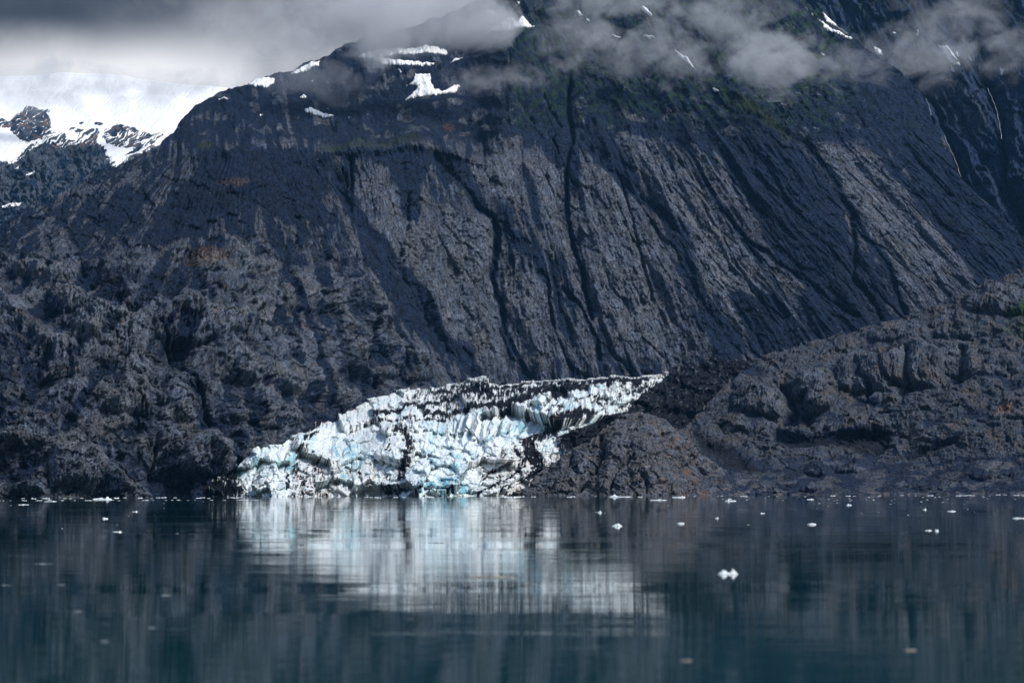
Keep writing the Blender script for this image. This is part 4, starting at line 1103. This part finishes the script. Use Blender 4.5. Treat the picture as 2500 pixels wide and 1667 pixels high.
cloud(1890, 140, 2780, 120, 62, 110, .0150, 'brightest cloud puff on the upper right slope', 8, .41, 1.2)
cloud(1760, 40, 2900, 150, 70, 130, .0080, 'grey cloud rolling above the bright puff', 9, .46, 1.3)
cloud(2090, 160, 2850, 110, 50, 100, .0060, 'thin veil over the right ridge', 10, .46, 1.3)
cloud(2260, 130, 3480, 150, 85, 140, .0080, 'cloud behind the right ridge line', 11, .44, 1.2)
cloud(2330, 40, 3650, 240, 100, 170, .0050, 'dim cloud on the black wall at the top right', 12, .46, 1.2)
cloud(2470, 130, 3500, 150, 90, 150, .0050, 'dim cloud near the right edge of the frame', 13, .45, 1.2)
cloud(90, 205, 5900, 400, 110, 260, .0060, 'white mist over the far snowfield', 14, .44, .7, col=(1, 1, 1))
cloud(370, 195, 5900, 380, 110, 260, .0060, 'white mist over the right end of the far snowfield', 15, .44, .7, col=(1, 1, 1))

# ------------------------------------------------------------------ air
def build_haze():
    x0, x1, y0, y1, z0, z1 = -3200, 3600, -60, 9600, -420, 2500
    v = np.array([(x, y, z) for x in (x0, x1) for y in (y0, y1) for z in (z0, z1)], F32)
    q = np.array([[0, 1, 3, 2], [4, 6, 7, 5], [0, 4, 5, 1], [2, 3, 7, 6], [0, 2, 6, 4], [1, 5, 7, 3]])
    m, T = new_mat('air')
    p = T.n('ShaderNodeVolumePrincipled')
    p.inputs['Color'].default_value = (.22, .55, 1.0, 1)
    p.inputs['Density'].default_value = 1.3e-5
    o = T.n('ShaderNodeOutputMaterial'); T.l(p.outputs[0], o.inputs['Volume'])
    ob = mesh_from('haze', v, q, None, m, False)
    tag(ob, kind='stuff')
build_haze()

# ------------------------------------------------------------------ ice floating on the water
M_FLOE, T = new_mat('floating_ice')
co = T.n('ShaderNodeTexCoord').outputs['Object']
g = T.noise(co, 2.2, 4.0, 0.6)
c = T.mix(T.ramp(g, .35, .6), (.62, .74, .78), (.86, .88, .88))
p = T.n('ShaderNodeBsdfPrincipled'); T.l(c, p.inputs['Base Color']); p.inputs['Roughness'].default_value = .45
b = T.n('ShaderNodeBump'); b.inputs['Strength'].default_value = .6; T.l(T.math('MULTIPLY', g, .3), b.inputs['Height']); T.l(b.outputs[0], p.inputs['Normal'])
o = T.n('ShaderNodeOutputMaterial'); T.l(p.outputs[0], o.inputs[0])
M_DIRTY, T = new_mat('dirty_ice')
co = T.n('ShaderNodeTexCoord').outputs['Object']
g = T.noise(co, 3.5, 5.0, 0.7)
c = T.mix(T.ramp(g, .38, .62), (.08, .07, .055), (.42, .39, .32))
p = T.n('ShaderNodeBsdfPrincipled'); T.l(c, p.inputs['Base Color']); p.inputs['Roughness'].default_value = .6
o = T.n('ShaderNodeOutputMaterial'); T.l(p.outputs[0], o.inputs[0])
M_DARKICE, T = new_mat('dark_clear_ice')
p = T.n('ShaderNodeBsdfPrincipled'); p.inputs['Base Color'].default_value = (.045, .06, .065, 1); p.inputs['Roughness'].default_value = .25
o = T.n('ShaderNodeOutputMaterial'); T.l(p.outputs[0], o.inputs[0])

M_GREYICE, T = new_mat('near_grey_ice')  # darker grey ice for the near floes
co = T.n('ShaderNodeTexCoord').outputs['Object']
c = T.mix(T.ramp(T.noise(co, 3.0, 4.0, 0.6), .35, .65), (.10, .13, .145), (.26, .29, .30))
p = T.n('ShaderNodeBsdfPrincipled'); T.l(c, p.inputs['Base Color']); p.inputs['Roughness'].default_value = .4
o = T.n('ShaderNodeOutputMaterial'); T.l(p.outputs[0], o.inputs[0])

def floe_mesh(name, L, W, H, seed, bumps=3, rough=.25):
    """flat floe or lump of ice: a low slab with knobs on it, half of it under water"""
    rng = np.random.default_rng(seed)
    nx, ny = 26, 12
    a = np.linspace(-1, 1, nx); b_ = np.linspace(-1, 1, ny)
    A, B = np.meshgrid(a, b_)
    r = np.sqrt(A ** 2 + B ** 2)
    sc = np.maximum(np.abs(A), np.abs(B)) / np.maximum(r, 1e-6)
    X, Y = A * sc, B * sc                       # disc
    ang = np.arctan2(Y, X); rr = np.hypot(X, Y)
    edge = 1 + .16 * np.sin(2 * ang + rng.uniform(0, 6)) + .10 * np.sin(5 * ang + rng.uniform(0, 6)) + .06 * np.sin(9 * ang + rng.uniform(0, 6))
    X, Y = X * edge, Y * edge
    Z = np.full(X.shape, .30)
    for k in range(bumps):
        cx, cy, s = rng.uniform(-.7, .7), rng.uniform(-.5, .5), rng.uniform(.10, .30)
        Z = Z + rng.uniform(.3, 1.0) * np.exp(-(((X - cx) / s) ** 2 + ((Y - cy) / (s * 2.2)) ** 2) ** 1.6)
    Z = Z + rng.normal(0, rough * .3, Z.shape)
    Z = Z / Z.max() * H
    Z = np.where(rr > .93, Z * .35, Z)
    top = np.stack([X * L / 2, Y * W / 2, Z], 2).reshape(-1, 3)
    bot = top * np.array([.92, .92, 0]) + np.array([0, 0, -.6 * H - .02]) * (1 - .6 * rr.reshape(-1, 1))
    q = grid_quads(ny, nx); n = nx * ny
    i = np.arange(n).reshape(ny, nx)
    ring = np.concatenate([i[0, :-1], i[:-1, -1], i[-1, :0:-1], i[:0:-1, 0]])
    nxt = np.roll(ring, -1)
    side = np.stack([ring, ring + n, nxt + n, nxt], 1)
    V2 = np.concatenate([top, bot]); Q = np.concatenate([q, q[:, ::-1] + n, side])
    me_o = mesh_from(name, V2, Q, None, M_FLOE, False)
    return me_o

NAMED = [  # px, py at the waterline, width and height in photo pixels, material, label
    (1512, 1213, 52, 7, 0, 'largest flat white ice floe with a raised block, near the shore below the knoll', 3),
    (249, 1219, 52, 7, 0, 'long white ice floe with a smooth hump near the left shore', 1),
    (1608, 1221, 34, 3, 0, 'long thin white floe between the two biggest floes on the right', 1),
    (1658, 1214, 28, 4, 0, 'thin flat floe close to shore right of the largest floe', 1),
    (1784, 1223, 22, 5, 0, 'thick short white floe with a smaller one right behind it', 2),
    (1782, 1218, 9, 2, 0, 'small floe just behind the thick short white floe', 1),
    (1978, 1219, 18, 3, 0, 'flat white floe right of centre, close to the hill shore', 1),
    (2073, 1233, 13, 5, 0, 'bright compact ice chunk left of the dense brash patch', 2),
    (2257, 1244, 8, 6, 0, 'upright ice chunk with a low tail on its right', 2),
    (2323, 1248, 19, 3, 0, 'narrow floe between the upright chunk and the right edge', 1),
    (2490, 1265, 30, 3, 0, 'long floe cut off by the right edge of the frame', 1),
    (1982, 1280, 18, 5, 0, 'oblong floe alone in mid water, right of centre', 1),
    (1464, 1251, 9, 6, 0, 'round white ice lump alone in front of the knoll reflection', 2),
    (1506, 1284, 20, 7, 0, 'double knobbed ice lump in front of the glacier\'s right reflection', 3),
    (1662, 1278, 18, 4, 0, 'pale flat lump right of the double knobbed one', 1),
    (1776, 1401, 42, 14, 0, 'largest near ice chunk, jagged and white, blurred in the foreground', 4),
    (1200, 1409, 104, 11, 1, 'long dirty brown ice floe lying in the glacier reflection', 5),
    (1066, 1325, 34, 5, 2, 'dark low ice floe on the bright reflection of the glacier', 1),
    (106, 1376, 38, 7, 0, 'wide grey floe in the left foreground water', 2),
    (2287, 1296, 10, 6, 0, 'round lump beside a flat dim floe on the right', 2),
    (2266, 1295, 14, 3, 0, 'flat dim floe beside a round lump on the right', 1),
    (15, 1428, 20, 6, 0, 'blurred ice lump at the left edge below the wide grey floe', 1),
    (150, 1427, 16, 6, 0, 'blurred ice lump right of the one at the left edge', 1),
    (405, 1453, 24, 7, 0, 'blurred flat floe in the left foreground', 1),
    (190, 1492, 20, 9, 0, 'pinkish blurred ice lump low on the left', 1),
    (372, 1532, 20, 8, 0, 'dim blurred ice lump low on the left, right of the pinkish one', 1),
    (255, 1565, 20, 8, 0, 'dimmest blurred ice lump in the lower left', 1),
    (2222, 1587, 32, 14, 1, 'grey blurred ice floe low on the right', 2),
    (1675, 1612, 26, 12, 1, 'grey blurred ice floe low in the middle right', 2),
    (257, 1266, 12, 4, 0, 'small bright lump under the left smooth humped floe', 1),
    (287, 1298, 20, 3, 0, 'faint flat floe in the left middle water', 1),
    (432, 1302, 9, 4, 0, 'small lump left of the glacier reflection', 1),
    (330, 1249, 14, 3, 0, 'flat floe between the left shore and a pair of dots', 1),
    (124, 1224, 26, 2, 0, 'thin streak of ice left of the smooth humped floe', 1),
    (58, 1232, 22, 2, 0, 'thin pale ice streak at the far left', 1),
    (1250, 1221, 26, 2, 0, 'thin white streak under the right end of the ice front', 1),
    (1232, 1213, 24, 3, 0, 'flat floe touching the foot of the ice front', 1),
    (1254, 1214, 18, 3, 0, 'flat floe at the seam of ice front and knoll', 1),
    (1750, 1265, 10, 4, 0, 'small pale lump in mid water below the thick short floe', 1),
    (1862, 1253, 12, 3, 0, 'small flat lump halfway between two bright floes on the right', 1),
]
for i, (px, py, w, h, mt, lab, nb) in enumerate(NAMED):
    x, y = on_water(px, py)
    sc = y / FPX
    o = floe_mesh('ice_floe', w * sc, max(w * sc * .8, .2), h * sc * (1.0 if py < 1300 or px == 1776 else .3), 900 + i, nb)
    o.location = (x, y, 0)
    if not mt and py > 1300 and px != 1776: o.data.materials[0] = M_GREYICE
    if mt: o.data.materials[0] = (None, M_DIRTY, M_DARKICE)[mt]
    tag(o, lab, 'ice floe', 'ice floes on the fjord')

# small brash ice, mostly along the far shore
protos = [floe_mesh('ice_fragment', 1.0, .9, h, 70 + k, 2) for k, h in enumerate((.12, .2, .35, .5))]
rng = random.Random(8)
spots = []
for k in range(92):                                      # line of brash at the shore
    px = rng.uniform(0, 2500) if k % 3 else rng.uniform(0, 1250)
    spots.append((px, np.interp(px, [0, 1250, 2500], [1216.5, 1213, 1208]) + rng.uniform(-1.0, 1.2), rng.uniform(4, 13), 0))
for k in range(46):
    px = rng.uniform(0, 700); spots.append((px, 1221.5 - px * .0022 + rng.uniform(-.6, .8), rng.uniform(2.5, 9), 0))
for k in range(70):
    px = 2500 - abs(rng.gauss(0, 480)); px = min(max(px, 1300), 2500) if rng.random() < .9 else rng.uniform(1300, 2500)
    spots.append((px, 1210 + abs(rng.gauss(0, 12)), rng.uniform(2, 5), rng.choice((0, 0, 1))))
for k in range(22):
    spots.append((rng.uniform(0, 2500), 1222 + min(abs(rng.gauss(0, 36)), 85), rng.uniform(2, 5), rng.choice((0, 0, 1))))
for i, (px, py, w, k) in enumerate(spots[:244]):
    x, y = on_water(px, py)
    s = w * y / FPX
    o = protos[k] if i < 4 and k == i else protos[k].copy()
    if o is not protos[k]: C.objects.link(o)
    o.location = (x, y, 0); o.scale = (s, s * .9, s); o.rotation_euler = (0, 0, rng.uniform(-.4, .4))
    if py < np.interp(px, [0, 1250, 2500], [1218.2, 1214.8, 1209.8]):
        z = ('the rocky left shore', 'the ice front', 'the knoll', 'the right hill')[(px > 560) + (px > 1290) + (px > 1850)]
        tag(o, 'tiny white brash ice fragment in the thin line touching ' + z, 'ice fragment', 'brash ice line at the foot of ' + z)
    else:
        z = 'left of the glacier reflection' if px < 600 else 'on the glacier reflection' if px < 1300 else 'right of the glacier reflection'
        tag(o, 'tiny white ice fragment scattered on the water ' + z, 'ice fragment', 'ice fragments ' + z)
for pr in protos:
    if 'category' not in pr: bpy.data.objects.remove(pr)

# ------------------------------------------------------------------ thin streams falling down the black wall and a drift of old ice on the hill
def stream(pts, depthf, w, label, lift):
    P = np.array(pts, float)
    t = np.linspace(0, len(P) - 1, 40)
    u = np.interp(t, range(len(P)), P[:, 0]) + np.sin(t * 9) * .8; v = np.interp(t, range(len(P)), P[:, 1])
    D = depthf(u, v) - lift
    x, y, z = place(u, v, D)
    c = np.stack([x, y, z], 1); ww = w * (.4 + .6 * np.abs(np.sin(t * 5 + 1)))[:, None]
    ex = np.array([1, 0, 0]); ey = np.array([0, -.8, .5])
    V2 = np.stack([c - ex * ww, c + ey * ww * .7, c + ex * ww, c - ey * ww * .7], 1).reshape(-1, 3)
    Q = []
    for i in range(39):
        for k in range(4):
            a, b2 = i * 4 + k, i * 4 + (k + 1) % 4
            Q.append((a, b2, b2 + 4, a + 4))
    o = mesh_from('waterfall', V2, np.array(Q), None, M_SNOW)
    tag(o, label, 'waterfall')

stream([(2260, 240), (2268, 258), (2274, 282)], DEPTH_B, .26, 'short thin white stream high in the gully behind the right ridge', 60)
stream([(2305, 332), (2318, 360), (2334, 395), (2346, 432)], DEPTH_B, .26, 'long thin pale stream running down the gully behind the right ridge', 60)
stream([(2410, 215), (2422, 240), (2432, 265), (2440, 300), (2446, 340)], DEPTH_B, .26, 'thin pale stream on the black wall nearest the right edge', 70)
